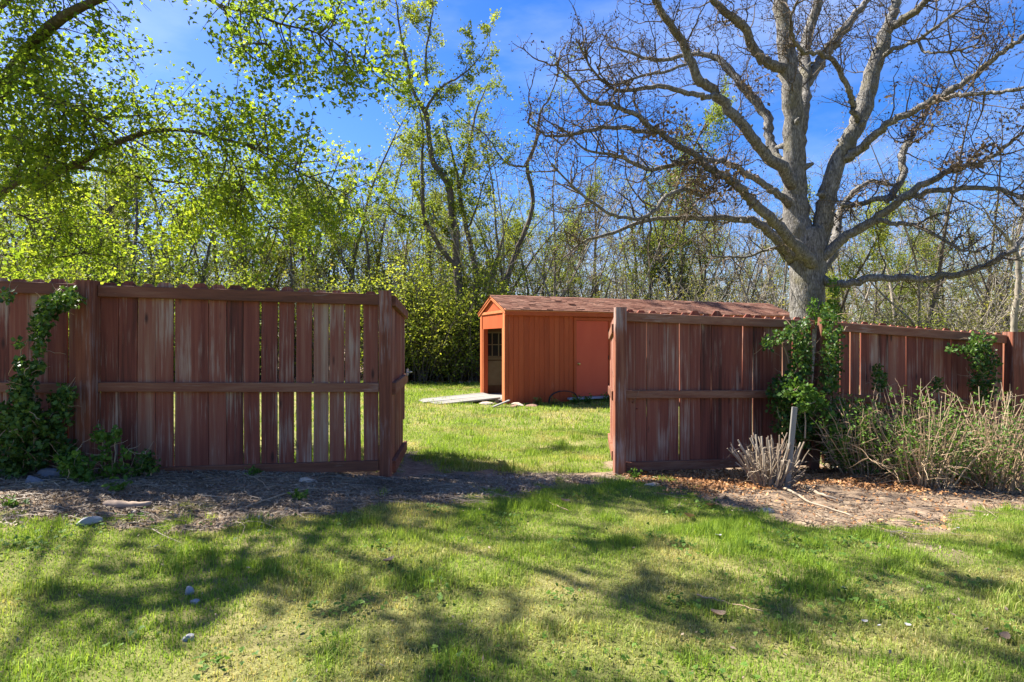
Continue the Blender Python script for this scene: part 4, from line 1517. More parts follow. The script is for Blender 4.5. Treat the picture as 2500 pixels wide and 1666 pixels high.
for pts in OVERHEAD:
    a = np.array(pts)
    P, R = smooth_line(a[:, :3], a[:, 3] * .55, 5)
    w_ = np.linspace(0, 1, len(P))
    P[:, 0] += .30 * w_ * np.sin(w_ * rng.uniform(7, 11) + rng.uniform(0, 6))
    P[:, 1] += .30 * w_ * np.sin(w_ * rng.uniform(7, 11) + rng.uniform(0, 6))
    acc = Acc()
    acc.tube(P - mo, R, 8, .1)
    obj('limb', acc.mesh('limb', M['maple_bark'], True), maple)
    l2 = branches(twig, P - mo, 17, 1.35, .012, spread=1.1, up=.0, wig=.14, t0=.15, seg=6, sides=4, fall=.2)
    for q in l2:
        l3 = branches(twig, q, 4, .45, .006, spread=.9, up=0, wig=.14, t0=.4, seg=4, sides=3, fall=.3)
        if rng.random() < .37:
            hiC.append(along(l3, 6, .06))
            for t in (.55, 1.0):
                hiC.append(q[int(t * (len(q) - 1))] + rng.normal(0, .15, (38, 3)) * np.array([1.2, 1.2, .4]))
l2 = branches(twig, tp - mo, 16, 1.5, .03, spread=1.0, up=.03, wig=.14, t0=.38, seg=8, sides=5, fall=.3)
for q in l2:
    l3 = branches(twig, q, 7, .6, .008, spread=.9, up=0, wig=.14, t0=.2, seg=5, sides=3, fall=.3)
    leafC.append(along(l3, 12, .06))
obj('twigs', twig.mesh('twigs', M['maple_bark']), maple, kind='stuff')
leafC = np.concatenate(leafC)
obj('crown', leaves_mesh('crown', np.concatenate(hiC), .075, M['maple_leaf'], .8, 3, .6), maple, kind='stuff')
obj('crown', leaves_mesh('crown', leafC, .041, M['maple_leaf'], .5, 3, .6), maple, kind='stuff')


# ---- woodland trees of which single stems stand out
def traced_tree(name, label, conv, sw, stems, mat, leafmat, leaf_n, leaf_size, twig_per_m, twig_len, base, two=3, group=None):
    root = thing(name, label, 'tree', base, group=group)
    o = np.array(root.location)
    tw = Acc()
    lc = []
    for pts, ya, yb in stems:
        P, R = trace(pts, conv, ya, yb, sw)
        P = P + rng.normal(0, .012, P.shape)
        a = Acc()
        a.tube(P - o, R, 9, .12)
        obj('stem', a.mesh('stem', mat, True), root)
        LL = sample_line(P, .5)[2]
        l2 = branches(tw, P - o, int(3 + LL * twig_per_m), twig_len, .012, spread=.9, up=.09, wig=.13, t0=.12, seg=6, sides=3, fall=.2)
        for q in l2:
            l3 = branches(tw, q, two, twig_len * .45, .005, spread=.8, up=.06, wig=.15, t0=.2, seg=4, sides=3)
            lc.append(along(l3, leaf_n, .05))
            lc.append(along([q], leaf_n, .06, .3))
        lc.append(along([P - o], int(LL * leaf_n * 1.6), .16))
    obj('twigs', tw.mesh('twigs', mat), root, kind='stuff')
    if leafmat:
        obj('crown', leaves_mesh('crown', np.concatenate(lc), leaf_size, leafmat, .5, 1, .6), root, kind='stuff')
    return root


cc = lambda u, v: (800 + u / 2.1775, v / 2.1775)
traced_tree('woodland_tree', 'tall many-stemmed tree with fresh yellow-green leaves, left of the shed roof', cc, 2.1775, [
    ([(715, 2010, 60), (712, 1800, 54), (702, 1568, 50), (685, 1410, 44), (680, 1250, 36), (657, 1130, 35), (650, 1010, 38), (600, 920, 32), (560, 860, 30), (540, 740, 26), (520, 600, 28), (460, 500, 18), (420, 330, 16), (390, 200, 12), (360, 0, 8), (340, -150, 4)], 19.6, 19.2),
    ([(690, 1450, 30), (665, 1400, 28), (600, 1320, 26), (550, 1230, 24), (512, 1160, 22), (505, 1000, 18), (500, 850, 14), (512, 700, 11), (480, 560, 6)], 19.6, 18.4),
    ([(520, 1190, 18), (450, 1155, 14), (380, 1140, 10), (300, 1080, 6)], 19.0, 18.0),
    ([(515, 600, 18), (545, 540, 16), (600, 470, 12), (700, 410, 9), (780, 340, 6), (860, 230, 3)], 19.3, 18.6),
    ([(800, 2000, 36), (800, 1750, 34), (790, 1500, 30), (760, 1300, 28), (722, 1150, 24), (702, 1030, 22), (680, 900, 16), (640, 750, 10), (610, 640, 7)], 20.0, 20.6),
    ([(700, 1000, 20), (740, 850, 18), (768, 700, 15), (790, 590, 10), (850, 450, 5)], 20.3, 21.2),
    ([(748, 1210, 11), (800, 1070, 8), (850, 920, 6), (930, 830, 3)], 20.2, 19.4),
    ([(530, 450, 14), (520, 300, 12), (545, 150, 9), (560, 20, 6), (560, -120, 3)], 19.2, 19.8),
], M['wood_bark'], M['spring_leaf'], 40, .085, 3.2, 1.4, tuple(at(800 + 712 / 2.1775, 930, 19.6)))
traced_tree('woodland_tree', 'leaning thin tree with few leaves rising right of the many-stemmed tree', cc, 2.1775, [
    ([(840, 1900, 32), (880, 1700, 30), (935, 1540, 27), (1000, 1340, 25), (1050, 1230, 24), (1090, 1100, 22), (1085, 1000, 22), (1060, 890, 20), (1100, 780, 18), (1120, 700, 15), (1130, 600, 12), (1190, 500, 8), (1240, 350, 4)], 21, 20.2),
    ([(1070, 890, 12), (980, 880, 11), (920, 840, 9), (840, 720, 7), (720, 640, 5), (620, 540, 3)], 20.7, 19.5),
    ([(820, 1750, 26), (860, 1540, 24), (900, 1390, 20), (940, 1220, 9), (1000, 1050, 4)], 21.4, 21.8),
], M['wood_bark'], M['spring_leaf'], 11, .08, 2.2, 1.2, tuple(at(800 + 840 / 2.1775, 925, 21)))
lc_ = lambda u, v: (u / 2.306, v / 2.306)
traced_tree('woodland_tree', 'dark forked tree among green foliage above the left fence', lc_, 2.306, [
    ([(590, 2120, 70), (575, 1800, 66), (560, 1540, 60), (550, 1400, 52), (548, 1260, 46), (500, 1180, 30), (440, 1080, 26), (370, 1000, 16), (330, 900, 8)], 17.5, 17.0),
    ([(550, 1290, 40), (590, 1220, 26), (640, 1150, 18), (720, 1040, 10), (800, 900, 5)], 17.5, 18),
    ([(600, 2100, 60), (620, 1800, 52), (635, 1560, 48), (640, 1380, 40), (620, 1250, 24), (540, 1130, 14), (545, 980, 7)], 18.0, 18.4),
    ([(540, 1700, 44), (490, 1530, 40), (430, 1430, 34), (380, 1340, 26), (330, 1300, 12), (250, 1270, 7)], 17.3, 16.7),
], M['maple_bark'], M['spring_leaf'], 12, .085, 2.0, 1.3, tuple(at(255, 925, 17.5)))
rc = lambda u, v: (1500 + u / 1.96, v / 1.96)
traced_tree('woodland_tree', 'slim grey tree at the far right edge above the fence', rc, 1.96, [
    ([(1915, 1820, 32), (1912, 1600, 28), (1922, 1450, 26), (1935, 1330, 22), (1920, 1200, 18), (1870, 1130, 12), (1800, 1050, 8), (1740, 960, 4)], 15.5, 15.0),
    ([(1928, 1260, 14), (1960, 1180, 11), (2010, 1080, 7), (2060, 950, 3)], 15.4, 15.4),
    ([(1912, 1220, 10), (1905, 1120, 8), (1925, 1020, 4)], 15.2, 15),
], M['grey_bark'], M['brush_leaf'], 3, .07, 2.5, .9, tuple(at(2477, 929, 15.5)))


# ---- kinds of woodland trees, each copied many times
def sapling(name, h, r, lean, n2, len2, n3, leafmat, leaf_n, leaf_size, mat, t0=.2, up=.1, fork=0):
    root = thing(name, 'x', 'tree', (0, 0, -50))
    P = wander((0, 0, -.1), (lean, 0, 1), h, 12, .075, .035)
    acc = Acc()
    acc.tube(P, np.linspace(r, r * .15, len(P)), 7, .1)
    main = [P]
    for _ in range(fork):
        t = rng.uniform(.08, .4)
        p, d, _l = sample_line(P, t)
        a = rng.uniform(0, 6.28)
        Q = wander(p, unit(np.array([math.cos(a) * .65, math.sin(a) * .65, 1])), h * (1 - t) * rng.uniform(.6, .95), 9, .09, .03)
        acc.tube(Q, np.linspace(r * .7, r * .12, len(Q)), 6, .1)
        main.append(Q)
    lc, l2 = [], []
    for Q in main:
        l2 += branches(acc, Q, n2, len2, r * .28, spread=.9, up=up, wig=.11, t0=t0, seg=6, sides=3, fall=.5)
    for q in l2:
        l3 = branches(acc, q, n3, len2 * .5, r * .09, spread=.8, up=.08, wig=.14, t0=.15, seg=4, sides=3)
        lc += l3 + [q]
    obj('trunk', acc.mesh('trunk', mat, True), root)
    if leaf_n:
        obj('crown', leaves_mesh('crown', along(lc, leaf_n, .07), leaf_size, leafmat, .5, 1, .62), root, kind='stuff')
    return root


def bush(name, r, h, n, ns, leafmat, leaf_size, mat, leaf_n=8, up=.02):
    root = thing(name, 'x', 'bush', (0, 0, -50))
    acc = Acc()
    lines = []
    for _ in range(ns):
        a = rng.uniform(0, 6.28)
        s = rng.uniform(.15, 1)
        b = np.array([math.cos(a) * .25 * r * s, math.sin(a) * .25 * r * s, -.05])
        Q = wander(b, (math.cos(a) * s * r / h, math.sin(a) * s * r / h, 1), h * rng.uniform(.55, 1.1), 8, .12, up)
        acc.tube(Q, np.linspace(.016, .004, len(Q)), 4, cap=False)
        l2 = branches(acc, Q, n, h * .32, .006, spread=.9, up=.02, wig=.17, t0=.08, seg=5, sides=3)
        lines += l2 + [Q]
    obj('stems', acc.mesh('stems', mat), root)
    if leaf_n:
        obj('leaves', leaves_mesh('leaves', along(lines, leaf_n, .09), leaf_size, leafmat, .5, 1, .6), root, kind='stuff')
    return root


LAND = ((20, 'by the left frame edge of the left fence'), (227, 'behind the left fence post'), (450, 'above the left half of the left fence'), (700, 'above the right half of the left fence'), (900, 'behind the left gate post'),
        (1080, 'in the gap left of the shed'), (1210, 'behind the gable of the shed'), (1340, 'over the shed left of its door'), (1480, 'over the shed door'), (1650, 'behind the middle of the shed roof'),
        (1830, 'behind the far end of the shed roof'), (1975, 'behind the oak trunk'), (2120, 'just right of the oak trunk'), (2270, 'over the far right fence section'), (2450, 'by the rightmost fence post'))
LAND = tuple((p, t.replace('left frame edge of the left fence', 'far left end of the left fence')) for p, t in LAND)


def spread_out(protos, places, what, group, smin, smax):
    ys = sorted(p[1] for p in places)
    for x, y, s in places:
        c = copy_tree(protos[int(rng.integers(len(protos)))])
        c.location = (x, y, float(gz(x, y)) - .05)
        c.rotation_euler = (rng.normal(0, .07), rng.normal(0, .07), rng.uniform(0, 6.28))
        u = rng.random()
        f = s * (smin + (smax - smin) * u)
        c.scale = (f * rng.uniform(.9, 1.1), f * rng.uniform(.9, 1.1), f)
        px = 1250 + F * x / y
        where = min(LAND, key=lambda l: abs(l[0] - px))[1]
        size = 'low' if u < .34 else ('tall' if u > .67 else 'middling')
        deep = 'near' if y < ys[len(ys) // 3] else ('deep' if y > ys[len(ys) * 2 // 3] else 'mid-wood')
        c['label'] = f'{size} {deep} {what} {where}'
        c['group'] = group


def spots(n, px0, px1, y0, y1, s=1.0, s_fn=None):
    """n standing places, even over the bearing px0..px1, y0..y1 metres off."""
    out = []
    for k in range(n):
        y = y0 + (y1 - y0) * rng.random() ** .8
        px = px0 + (px1 - px0) * ((k + rng.random()) / n)
        out.append(((px - 1250) / F * y, y, s if s_fn is None else s_fn(px)))
    rng.shuffle(out)
    return out


leafy = [sapling('young_tree', 9.0, .085, rng.normal(0, .05), 18, 1.7, 5, M['spring_leaf'], 17, .066, M['wood_bark'], .12, up=.03, fork=f) for f in (1, 1, 2)]
sparse = [sapling('thin_tree', 9.0, .07, rng.normal(0, .07), 20, 1.8, 7, M['brush_leaf'], 3, .062, M['wood_bark'], .12, up=.02, fork=f) for f in (0, 1, 2)]
bare_t = [sapling('bare_sapling', 9.0, .055, rng.normal(0, .07), 20, 1.9, 9, M['brush_leaf'], 1, .055, M['grey_bark'], .08, up=.015, fork=f) for f in (0, 1, 2)]
green_b = [bush('leafy_bush', 1.5, 2.8, 9, 26, M['spring_leaf'], .064, M['wood_bark'], 18) for _ in range(3)]
brush_b = [bush('twiggy_bush', 1.6, 2.6, 12, 40, M['brush_leaf'], .058, M['grey_bark'], 4) for _ in range(3)]
ZONES = (('above the left fence', -160, 940), ('in the gap left of the shed', 935, 1190), ('over the shed roof', 1190, 1930), ('right of the oak trunk', 1990, 2620))
for zi, (where, a, b) in enumerate(ZONES):
    
    def put(protos, n, y0, y1, size, text, kind, lo=.8, hi=1.2):
        sp_ = [q for q in spots(n, a, b, y0, y1, size) if not (zi == 0 and 1250 + F * q[0] / q[1] > 620 and q[1] < 20.5)]
        spread_out(protos, sp_, text, kind + ' of the woods', lo, hi)
    put(leafy, (38, 5, 13, 13)[zi], (17, 22, 21, 21)[zi], (28, 30, 32, 34)[zi], (1.0, .9, .88, .82)[zi], 'yellow-green tree', 'young leafy trees')
    put(sparse, (16, 7, 20, 13)[zi], 20.5, 34, 1.02, 'sparse dark tree', 'sparse trees', .75, 1.2)
    put(bare_t, (18, 9, 32, 22)[zi], 21, 42, 1.05, 'bare sapling', 'bare saplings', .7, 1.2)
    put(green_b, (34, 12, 2, 6)[zi], (14.5, 19.2, 21, 19)[zi], (21, 22, 25, 24)[zi], (1.3, 1.35, .8, .8)[zi], 'yellow-green bush', 'leafy bushes', .8, 1.3)
    put(brush_b, (14, 8, 15, 8)[zi], 20, 29, 1.4, 'twiggy bush', 'twiggy bushes', .8, 1.35)
dense = sapling('full_tree', 9.0, .11, .03, 28, 1.8, 6, M['spring_leaf'], 34, .078, M['wood_bark'], .2, up=.03, fork=1)
for px, y, f, lab in ((1590, 24, 1.42, 'tallest yellow-green tree, behind the left limbs of the oak'), (2040, 23, 1.0, 'bright green tree rising right behind the oak trunk'), (1730, 24, .92, 'bright green tree left of the oak trunk, over the end of the shed'),
                      (2180, 26, .95, 'full green tree over the low right limb of the oak'), (330, 24, 1.25, 'full green tree above the left fence, near its left post'), (590, 25, 1.15, 'full green tree above the middle of the left fence'),
                      (790, 23, 1.0, 'full green tree above the right half of the left fence'), (100, 22, 1.2, 'full green tree above the far left end of the left fence'),
                      (905, 24, 1.22, 'tall full green tree behind the left gate post'), (1130, 25, 1.0, 'full green tree behind the gable of the shed'), (1345, 26, 1.08, 'full green tree over the shed wall, left of its door')):
    c = copy_tree(dense)
    x = (px - 1250) / F * y
    c.location = (x, y, float(gz(x, y)))
    c.scale = (f * .75, f * .75, f)
    c.rotation_euler = (0, 0, px)
    c['label'] = lab
    c['group'] = 'full green trees of the woods'
for p_ in [dense] + leafy + sparse + bare_t + green_b + brush_b:
    for ch in list(p_.children):
        bpy.data.objects.remove(ch)
    bpy.data.objects.remove(p_)

# far woods: one thicket of stems nobody could count
acc = Acc()
lines = []
for _ in range(650):
    y = rng.uniform(36, 62)
    x = rng.uniform(-1.0, 1.05) * y
    h = rng.uniform(4, 13)
    P = wander((x, y, -.4), (rng.normal(0, .16), 0, 1), h, 6, .09, .02)
    acc.tube(P, np.linspace(rng.uniform(.03, .075), .012, 7), 4, cap=False)
    for q in branches(acc, P, 12, 2.4, .024, spread=1.0, up=.01, wig=.2, t0=.05, seg=4, sides=3):
        lines += branches(acc, q, 5, 1.2, .014, spread=1.0, up=.01, wig=.2, t0=.15, seg=2, sides=3)
fw = obj('far_woods', acc.mesh('far_woods', M['grey_bark']), kind='stuff')
tag(fw, 'far thicket of grey stems behind the woodland trees', 'woods')
obj('leaves', leaves_mesh('leaves', along(lines, 1, .15)[::4], .13, M['brush_leaf'], .5, 1, .7), fw, kind='stuff')


# ------------------------------------------------------------------ ivy, weeds and shrubs near the fence
def leaf_blobs(blobs, y_of, dens, size, depth, conv=1.0625):
    """Leaf points filling blobs given as (x, y, radius) in the picture, standing on the fence at depth y_of(px)."""
    out = []
    for bx, by, br in blobs:
        n = int(br * br * dens * 1.15)
        a = rng.uniform(0, 6.28, n)
        r = br * np.sqrt(rng.random(n)) * (1 + rng.normal(0, .15, n))
        px = (bx + r * np.cos(a)) * conv
        py = (by + r * np.sin(a)) * conv
        thick = depth * np.sqrt(np.clip(1 - (r / br) ** 2, .04, 1))
        for X, Y_, t in zip(px, py, thick):
            y = y_of(X) - .05 - t * rng.random()
            out.append(at(X, Y_, y))
    return np.array(out)


def ivy(label, blobs, y_of, stems, dens=.10, size=.036, depth=.14, mat='ivy', name='ivy_vine', cat='ivy', conv=1.0625, aspect=.85, lobes=1):
    C = leaf_blobs(blobs, y_of, dens, size, depth, conv)
    base = C[np.argmin(C[:, 2])]
    g = (base[0], base[1], float(gz(base[0], base[1])))
    root = thing(name, label, cat, g)
    acc = Acc()
    for pts in stems:
        P = []
        for u, v in pts:
            y = y_of(u * conv) - .06 - .02 * rng.random()
            P.append(at(u * conv, v * conv, y))
        P, R = smooth_line(P, np.linspace(.009, .003, len(P)), 4)
        P += rng.normal(0, .006, P.shape)
        acc.tube(P - np.array(g), R, 5)
    # fine side shoots through the leaves
    for _ in range(int(len(C) * .03)):
        p = C[int(rng.integers(len(C)))] - np.array(g)
        Q = wander(p, (rng.normal(), .3, rng.normal() + .3), .14, 4, .3, .02)
        acc.tube(Q, np.linspace(.003, .0015, 5), 3, cap=False)
    if not acc.empty():
        obj('stems', acc.mesh('stems', M['cane']), root)
    obj('leaves', leaves_mesh('leaves', C, size, M[mat], .1, lobes, aspect, g), root, kind='stuff')
    return root


yl = lambda px: float(np.interp(px, (-200, 227, 940), (4.20, 4.50, 4.75)))
yr = lambda px: float(np.interp(px, (1513, 1995, 2460), (5.33, 5.75, 6.2)))
ivy('dark ivy climbing the left end of the left fence', [(165, 685, 22), (140, 692, 24), (112, 705, 26), (100, 735, 26), (92, 765, 22), (88, 800, 17), (85, 840, 15), (45, 790, 10), (45, 830, 14), (58, 860, 24), (45, 885, 20),
    (50, 905, 28), (60, 945, 36), (45, 985, 42), (95, 975, 30), (140, 925, 28), (155, 905, 20), (135, 960, 24), (128, 1000, 22), (20, 1035, 44), (80, 1040, 42), (150, 1040, 26), (15, 678, 14), (30, 1085, 30), (5, 960, 28)], yl,
    [[(60, 1100), (62, 1000), (52, 900), (48, 830), (60, 780)], [(70, 1100), (80, 980), (78, 880), (84, 800), (95, 730), (130, 690), (180, 683)], [(80, 1050), (120, 960), (150, 905)]], .26, .036, .20)
ivy('ivy wrapped round the leaning post of the right fence', [(1765, 788, 15), (1790, 775, 16), (1820, 760, 17), (1848, 745, 16), (1838, 780, 24), (1845, 815, 26), (1838, 850, 28), (1815, 880, 24), (1790, 895, 26), (1790, 930, 26), (1825, 920, 34),
    (1905, 730, 20), (1912, 765, 22), (1912, 800, 24), (1908, 840, 26), (1905, 880, 26), (1845, 950, 34), (1810, 975, 32), (1835, 1000, 34), (1860, 985, 26), (1925, 945, 30), (1935, 985, 36), (1910, 1020, 28), (1950, 1030, 34), (1980, 960, 28)], yr,
    [[(1830, 1050), (1840, 950), (1842, 850), (1850, 760)], [(1900, 1050), (1910, 940), (1912, 820), (1905, 720)], [(1830, 900), (1800, 800), (1760, 790)]], .27, .037, .32)
ivy('bright green leafy spray in front of the ivy-wrapped post', [(1810, 905, 14), (1840, 895, 22), (1868, 915, 24), (1890, 930, 18), (1850, 930, 18), (1905, 955, 14), (1920, 985, 14)], lambda px: yr(px) - .36,
    [[(1850, 1010), (1850, 930)]], .15, .046, .16, 'weed', 'leafy_vine', 'vine')
ivy('ivy climbing the foot of the big oak behind the fence', [(1912, 700, 14), (1918, 670, 12), (1915, 645, 9), (1868, 715, 14), (1872, 695, 10), (1900, 715, 18), (1925, 720, 12), (1895, 740, 20), (1920, 760, 20)], lambda px: 11.05,
    [[(1905, 760), (1912, 690), (1915, 640)]], .45, .055, .25, 'weed')
ivy('dark ivy mass near the far right end of the fence', [(2250, 785, 20), (2235, 805, 20), (2262, 810, 24), (2255, 840, 26), (2270, 870, 24), (2262, 900, 24), (2240, 880, 14), (2205, 805, 10), (2185, 803, 8), (2275, 780, 10), (2285, 835, 14)], yr,
    [[(2262, 950), (2262, 860), (2250, 780)]], .28, .036, .2)
ivy('round ivy patch on the boards of the far right fence section', [(2020, 860, 16), (2022, 885, 16), (2015, 845, 10)], yr, [[(2022, 930), (2020, 850)]], .32, .035, .08)
ivy('small dark ivy tuft right of the round ivy patch', [(2155, 878, 12), (2152, 892, 9)], yr, [[(2158, 930), (2155, 875)]], .32, .035, .08)

ivy('bright green weed below the ivy, left of the left fence post', [(160, 1075, 24), (185, 1090, 22), (140, 1062, 18), (175, 1055, 20), (205, 1108, 22), (195, 1070, 20)], lambda px: yl(px) - .18, [[(180, 1125), (170, 1060)], [(190, 1130), (205, 1080)]], .22, .034, .2, 'weed', 'green_weed', 'weed')
ivy('tall green weed standing in front of the left fence post', [(228, 1000, 16), (240, 1015, 18), (262, 1005, 14), (268, 990, 10), (238, 1050, 18), (250, 1085, 22), (280, 1075, 16), (225, 1110, 16), (290, 1040, 12)], lambda px: yl(px) - .12,
    [[(245, 1130), (240, 1050), (232, 1000)], [(255, 1130), (262, 1060), (268, 985)]], .2, .034, .16, 'weed', 'green_weed', 'weed')
ivy('low dull green weed at the start of the bottom rail', [(330, 1060, 20), (345, 1070, 18), (315, 1075, 16), (340, 1045, 12), (300, 1100, 14)], lambda px: yl(px) - .12, [[(335, 1120), (335, 1055)], [(352, 1118), (345, 1070)]], .2, .032, .14, 'ivy', 'green_weed', 'weed')


def ground_plant(label, px, py, r, h, n, mat='weed', name='green_weed', cat='weed', size=.04):
    g = G(px, py)
    root = thing(name, label, cat, tuple(g))
    acc = Acc()
    lines = []
    for _ in range(n):
        a = rng.uniform(0, 6.28)
        Q = wander((0, 0, -.01), (math.cos(a) * r / h, math.sin(a) * r / h, 1), h * rng.uniform(.6, 1.2), 5, .15, .0)
        acc.tube(Q, np.linspace(.003, .0015, 6), 3, cap=False)
        lines.append(Q)
    obj('stems', acc.mesh('stems', M['weed']), root)
    obj('leaves', leaves_mesh('leaves', along(lines, 9, .012, .2), size, M[mat], .6, 1, .55), root, kind='stuff')


ground_plant('tiny green sprout on the dark earth below the left fence', 728, 1222, .06, .09, 7)
ground_plant('small weed at the foot of the right gate post', 1555, 1172, .06, .10, 7)
ground_plant('little weed right of the tall one on the litter at the left', 285, 1205, .05, .10, 7)
ground_plant('yellow-green weed on the pale litter at the left edge', 25, 1240, .05, .09, 6)
ground_plant('small green weed poking out under the bottom rail of the left fence', 620, 1165, .05, .10, 6)
for i, (x, lab) in enumerate(((.62, 'pale weed tuft leftmost along the shed wall'), (1.55, 'weed tuft under the right foot of the wire hoop'), (1.9, 'weeds at the left end of the shed door sill'),
                              (2.4, 'weeds under the middle of the shed door sill'), (2.75, 'weeds at the right end of the shed door sill'), (1.0, 'dry weed stalk inside the wire hoop'))):
    p = shed_pt(x, -.30 - .1 * rng.random())
    pp = (1250 + F * p[0] / p[1], 833 + F * (CAMZ - float(gz(p[0], p[1]))) / p[1])
    ground_plant(lab, pp[0], pp[1], .12, .22, 10, 'brush_leaf' if i in (0, 5) else 'weed', 'green_weed', 'weed', .06)


def cane_shrub(label, base, n, h, spread_, mat, leaf=None, leaf_n=0, leaf_size=.05, cut=False, extra=0, name='dry_shrub', wig=.07, flat=.7, lean=(0, 0)):
    g = np.array([base[0], base[1], float(gz(base[0], base[1])) - .01])
    root = thing(name, label, 'shrub', tuple(g))
    acc = Acc()
    lines = []
    for k in range(n):
        a = rng.uniform(0, 6.28)
        s = rng.random() ** .6
        b = np.array([math.cos(a) * s * spread_ * .34, math.sin(a) * s * spread_ * .34 * flat, -.02])
        L_ = h * rng.uniform(.55, 1.1) * (1.0 - .15 * s)
        Q = wander(b, (math.cos(a) * s * spread_ / h * .9 + lean[0], math.sin(a) * s * spread_ / h * .9 * flat + lean[1], 1), L_, 7, wig, -.01 if not cut else .0)
        r = rng.uniform(.004, .008) * (1.35 if cut else .85)
        acc.tube(Q, np.linspace(r, r * (.75 if cut else .35), len(Q)), 5, cap=cut)
        lines.append(Q)
    for _ in range(extra):
        q = lines[int(rng.integers(len(lines)))]
        branches(acc, q, 2, h * .4, .0035, spread=1.1, up=-.02, wig=.22, t0=.1, seg=5, sides=3)
    obj('canes', acc.mesh('canes', M[mat]), root, kind='stuff')
    if leaf:
        pick = [q for q in lines if rng.random() < .55]
        obj('leaves', leaves_mesh('leaves', along(pick, leaf_n, .02, .25), leaf_size, M[leaf], .4, 1, .5), root, kind='stuff')
    return root


sp = G(1886, 1195)
cane_shrub('cut-back shrub of stubby grey canes in front of the right fence', (sp[0], sp[1] + .05), 95, .50, .36, 'grey_cane', None, cut=True, extra=110, name='cut_shrub')
g = (sp[0] + .10, sp[1] - .02, float(gz(sp[0] + .1, sp[1])) - .1)
st = tag(obj('wooden_stake', None), 'weathered grey stake sticking up out of the cut-back shrub', 'stake')
acc = Acc()
acc.beam((0, 0, 0), (.075, .0, .80), .018, .045, up=(1, 0, 0))
bpy.data.objects.remove(st)
st = tag(obj('wooden_stake', acc.mesh('wooden_stake', M['stake']), None, g), 'weathered grey stake sticking up out of the cut-back shrub', 'stake')
for i, (px, py, y, n, h, s, lab, lf) in enumerate((
        (2110, 1170, 5.35, 95, .86, .52, 'dry tan shrub with fresh green tips, nearest the ivy-wrapped post', 40),
        (2260, 1195, 5.0, 140, .95, .56, 'dense dry tan shrub with few leaves, middle of the three at the right', 26),
        (2430, 1190, 5.05, 140, .98, .60, 'dry shrub of arching tan canes at the right edge', 20))):
    b = at(px, py, y)
    cane_shrub(lab, (b[0], b[1]), n, h, s, 'cane', 'weed', lf, .036, extra=150, lean=(.1 if i == 2 else -.05, 0), wig=.09)
b = at(2040, 1120, 5.75)
bush_d = bush('shaded_bush', .6, .75, 9, 26, M['ivy'], .055, M['cane'], 9)
bush_d.location = (b[0] + .2, 5.72, float(gz(b[0] + .2, 5.72)))
bush_d['label'] = 'dark leafy bush in the shade behind the dry shrubs'
b2 = copy_tree(bush_d)
b2.location = (4.35, 5.75, float(gz(4.35, 5.75)))
b2.rotation_euler = (0, 0, 2.1)
b2['label'] = 'dark leafy bush behind the middle dry shrub by the fence'
pk = at(1500, 925, 5.75)
cane_shrub('small twiggy shrub with pinkish leaves peeping out beside the right gate post', (pk[0] + .06, 5.62), 14, 1.0, .12, 'grey_cane', 'pink_leaf', 12, .045, name='pink_shrub')


lawn_weeds()


# ------------------------------------------------------------------ things lying on the ground
def stick(label, pts, r0, r1, mat='cane', name='fallen_branch', lift=.012, forks=0):
    P = []
    for px, py in pts:
        g_ = G(px * 1.0625, py * 1.0625)
        P.append(g_ + np.array([0, 0, lift + r0 + float(heap(g_[0], g_[1]))]))
    P, R = smooth_line(P, np.linspace(r0, r1, len(P)), 5)
    P += rng.normal(0, .003, P.shape)
    o_ = P[0].copy()
    acc = Acc()
    acc.tube(P - o_, R, 6, .15)
    for _ in range(forks):
        branches(acc, P - o_, 1, .18, r1 * .9, spread=.8, up=0, wig=.1, t0=.3, seg=4, sides=4, flat=.95)
    tag(obj(name, acc.mesh(name, M[mat], True), None, tuple(o_)), label, 'branch')


stick('long pale stick arching over the dark earth below the left fence', [(545, 1180), (590, 1163), (650, 1143), (700, 1131), (760, 1127)], .007, .004, forks=2)
stick('curved dry stem running down from under the bottom rail of the left fence', [(535, 1090), (570, 1098), (600, 1112), (618, 1132)], .006, .003)
stick('short curled twig right of the long pale stick', [(775, 1119), (800, 1118), (825, 1132)], .005, .003)
stick('straight pale twig below the long pale stick', [(745, 1143), (800, 1140), (870, 1136)], .004, .003)
stick('bleached root-like branch curving away from the cut-back shrub', [(1795, 1128), (1830, 1142), (1860, 1162), (1900, 1174), (1958, 1194)], .012, .006, 'grey_cane', forks=1)
stick('darker branch lying above the bleached root-like one', [(1850, 1130), (1890, 1147), (1935, 1160)], .016, .008, 'grey_cane')
stick('pale cane lying across the mulch right of the cut-back shrub', [(1765, 1104), (1830, 1106), (1900, 1106), (1980, 1106)], .009, .005)
stick('thin stick on the earth left of the cut-back shrub', [(1560, 1112), (1600, 1116), (1660, 1124)], .005, .003)
stick('thin straw stick on the grass in front of the gate opening', [(1256, 1156), (1280, 1168), (1308, 1180)], .004, .002)
stick('thin stick leaning on the mulch below the dry shrubs', [(2135, 1105), (2150, 1118), (2172, 1132)], .006, .004)
stick('bent twig on the grass in the right foreground', [(1600, 1375), (1640, 1385), (1700, 1400), (1760, 1415)], .004, .002)

